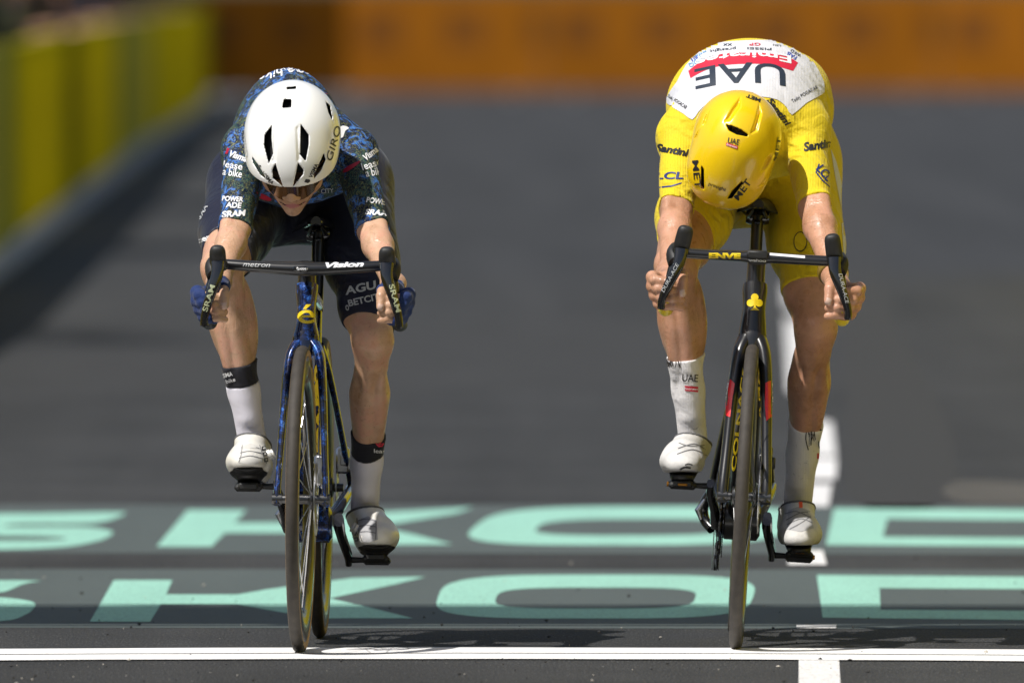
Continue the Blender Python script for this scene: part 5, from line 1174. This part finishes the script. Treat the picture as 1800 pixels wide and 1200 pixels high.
# ------------------------------------------------------------------ spectators behind the left barriers
def person_meshes():
    j = {}
    leg = lambda s: [cap((s*0.09, 0, 0.92), (s*0.10, 0.01, 0.50), 0.085, 0.055, 0.03), cap((s*0.10, 0.01, 0.50), (s*0.10, 0.03, 0.08), 0.055, 0.04, 0.03), cap((s*0.10, 0.03, 0.05), (s*0.115, -0.14, 0.04), 0.042, 0.036, 0.03)]
    arm = lambda s: [cap((s*0.19, 0, 1.40), (s*0.25, -0.02, 1.13), 0.052, 0.042, 0.03), cap((s*0.25, -0.02, 1.13), (s*0.19, -0.24, 1.10), 0.040, 0.030, 0.02), ell((s*0.17, -0.30, 1.11), (0.04, 0.055, 0.025), None, 0.02)]
    tor_ = [cap((0, 0, 0.98), (0, 0.01, 1.18), 0.11, 0.105, 0.05, XA, 1.35), cap((0, 0.01, 1.18), (0, 0, 1.38), 0.115, 0.10, 0.05, XA, 1.55), cap((-0.15, 0, 1.41), (0.15, 0, 1.41), 0.06, 0.06, 0.04)]
    hd_ = [cap((0, 0, 1.45), (0, -0.01, 1.56), 0.055, 0.05, 0.03), ell((0, -0.01, 1.66), (0.078, 0.095, 0.115), None, 0.03), ell((0, -0.105, 1.645), (0.016, 0.018, 0.024), None, 0.015), ell((-0.08, 0, 1.65), (0.012, 0.02, 0.03), None, 0.01), ell((0.08, 0, 1.65), (0.012, 0.02, 0.03), None, 0.01)]
    al = tor_+hd_+leg(-1)+leg(1)+arm(-1)+arm(1)
    j['body'] = Vol(al, 0.016).mesh()
    j['shirt'] = Vol([group(tor_, 0.012, [((0, 0, 0.93), (0, 0, -1)), ((0, 0, 1.50), (0, 0, 1))])]+[group(arm(s)[:2], 0.012, [((s*0.20, -0.21, 1.10), (0, -1, 0))], 0.02) for s in (-1, 1)], 0.016).mesh()
    j['trousers'] = Vol([group(tor_[:1], 0.010, [((0, 0, 1.0), (0, 0, 1))])]+[group(leg(s)[:2], 0.012, [((0, 0, 0.10), (0, 0, -1))], 0.03) for s in (-1, 1)], 0.016).mesh()
    j['hair'] = Vol([group(hd_[1:2], 0.012, [((0, -0.05, 1.68), nrm((0, -1, -0.5))), ((0, 0, 1.60), (0, 0, -1))])], 0.016).mesh()
    return {k: new_mesh(k, v[0], v[1], M_SKIN_A) for k, v in j.items()}
PM = person_meshes()
SHIRTS = [('dark maroon', (0.06, 0.015, 0.015)), ('navy', (0.012, 0.018, 0.05)), ('dark brown', (0.05, 0.028, 0.015)), ('black', (0.012, 0.012, 0.012)), ('olive', (0.06, 0.06, 0.02)), ('charcoal', (0.03, 0.03, 0.035)), ('rust', (0.12, 0.045, 0.02))]
HAIRC = [mat('hair_dark', (0.02, 0.013, 0.008), 0.7), mat('hair_brown', (0.07, 0.04, 0.02), 0.7), mat('hair_grey', (0.2, 0.2, 0.2), 0.7)]
TR = [mat('denim', (0.03, 0.05, 0.10), 0.8), mat('dark_trousers', (0.02, 0.02, 0.025), 0.8), mat('beige_trousers', (0.22, 0.18, 0.12), 0.8)]
rs = random.Random(3); s_ = 0.9; n_sp = 0
while s_ < llen-85:
    p = lat_(s_); q_ = lat_(min(llen, s_+0.5)); d = (q_-p)/np.linalg.norm(q_-p); side = np.array([d[1], -d[0]])
    if side[0] > 0: side = -side
    pos = p+side*(0.50+(n_sp % 2)*0.62+rs.random()*0.25); cname, cc = SHIRTS[rs.randrange(7)]; ang = math.atan2(-side[1], -side[0])+math.pi/2+rs.uniform(-0.6, 0.6)
    sc = rs.uniform(0.93, 1.07)
    Rp = root('person', (pos[0], pos[1], -0.12), 'spectator in %s top standing behind the yellow barrier' % (('an ' if cname[0] in 'aeiou' else 'a ')+cname), 'person', 'spectators behind the yellow barrier', (0, 0, ang)); Rp.scale = (sc, sc, sc)
    for nm in ('body', 'shirt', 'trousers', 'hair'):
        o = obj(nm, PM[nm], Rp); o.material_slots[0].link = 'OBJECT'
        o.material_slots[0].material = {'body': rs.choice([M_SKIN_A, M_SKIN_B]), 'shirt': mat('shirt_'+cname.replace(' ', '_'), cc, 0.85), 'trousers': rs.choice(TR), 'hair': rs.choice(HAIRC)}[nm]
    n_sp += 1; s_ += rs.uniform(0.55, 1.1)

# ------------------------------------------------------------------ roadside trees (their crowns shade stretches of the road and the far barriers)
M_BARK = mat('bark', (0.10, 0.075, 0.05), 0.9, var=0.5, vscale=6, bump=0.8, bscale=12, bdist=0.05)
M_LEAF = [mat('leaf_green', (0.055, 0.10, 0.02), 0.6), mat('leaf_dark', (0.03, 0.06, 0.015), 0.6), mat('leaf_light', (0.09, 0.13, 0.03), 0.6)]
def tree_meshes(seed, H, W, n):
    r = random.Random(seed); tk = MB(); tk.tube([(0, 0, -0.1), (0.05, 0.03, H*0.3), (0.0, 0.1, H*0.55), (0.1, 0.0, H*0.85)], [0.26, 0.20, 0.14, 0.04], 10); tips = []
    for i in range(11):
        a = i*2.4+r.random(); z0 = H*(0.30+0.045*i); L = W*(0.55+0.5*r.random())*(1-0.04*i); t = (math.cos(a)*L, math.sin(a)*L, z0+H*0.16+r.random()*H*0.1)
        tk.tube([(0, 0, z0), (t[0]*0.5, t[1]*0.5, z0+(t[2]-z0)*0.6), t], [0.09, 0.055, 0.02], 6); tips += [t, (t[0]*0.6, t[1]*0.6, t[2]*0.98)]
    tips += [(0, 0, H*0.95), (0.4, -0.3, H*0.85)]
    lf = MB()
    for i in range(n):
        t = tips[r.randrange(len(tips))]; q = [r.gauss(0, 1) for _ in range(3)]; L = math.sqrt(sum(x*x for x in q)); R_ = W*0.34*r.random()**0.4
        c = np.array(t)+np.array(q)/L*R_*np.array([1, 1, 0.75]); u = nrm([r.gauss(0, 1) for _ in range(3)]); v = nrm(np.cross(u, [r.gauss(0, 1) for _ in range(3)])); z = r.uniform(0.10, 0.22)
        lf.mi = r.choice([0, 0, 1, 1, 2]); lf.add([c-u*z, c+v*z*0.55, c+u*z, c-v*z*0.55], [(0, 1, 2, 3)])
    a = tk.build('trunk', M_BARK); b = lf.build('crown', M_LEAF, smooth=False); ms = (a.data, b.data); bpy.data.objects.remove(a); bpy.data.objects.remove(b); return ms
TM = [tree_meshes(1, 11.5, 3.6, 3600), tree_meshes(2, 9.0, 3.2, 2800)]
def tree(x, y, k, ang, sc, label):
    R = root('plane_tree', (x, y, -0.12), label, 'tree', 'roadside trees', (0, 0, ang)); R.scale = (sc, sc, sc)
    obj('trunk', TM[k][0], R); obj('crown', TM[k][1], R)
for i, (x, y, k, sc, lb) in enumerate(((-7.8, 12, 1, 0.8, 'smallest leafy tree, nearest behind the left barrier row'), (-8.4, 33, 0, 0.9, 'second leafy tree behind the left barrier row'), (-7.6, 58, 1, 1.1, 'third leafy tree behind the left barrier row'),
        (-7.4, 78, 0, 0.95, 'fourth leafy tree behind the left barrier row'), (-8.2, 104, 1, 1.2, 'fifth leafy tree behind the left barrier row'), (-9.5, 132, 0, 1.0, 'farthest leafy tree behind the left barrier row'),
        (-7, 226, 0, 1.2, 'leafy tree behind the left end of the orange barriers'), (3, 226, 0, 1.3, 'leafy tree behind the middle of the orange barriers'), (13, 282, 0, 1.3, 'leafy tree behind the right end of the orange barriers'))):
    tree(x, y, k, i*1.3, sc, lb)
print('all', time.time()-T0, 'spectators', n_sp)
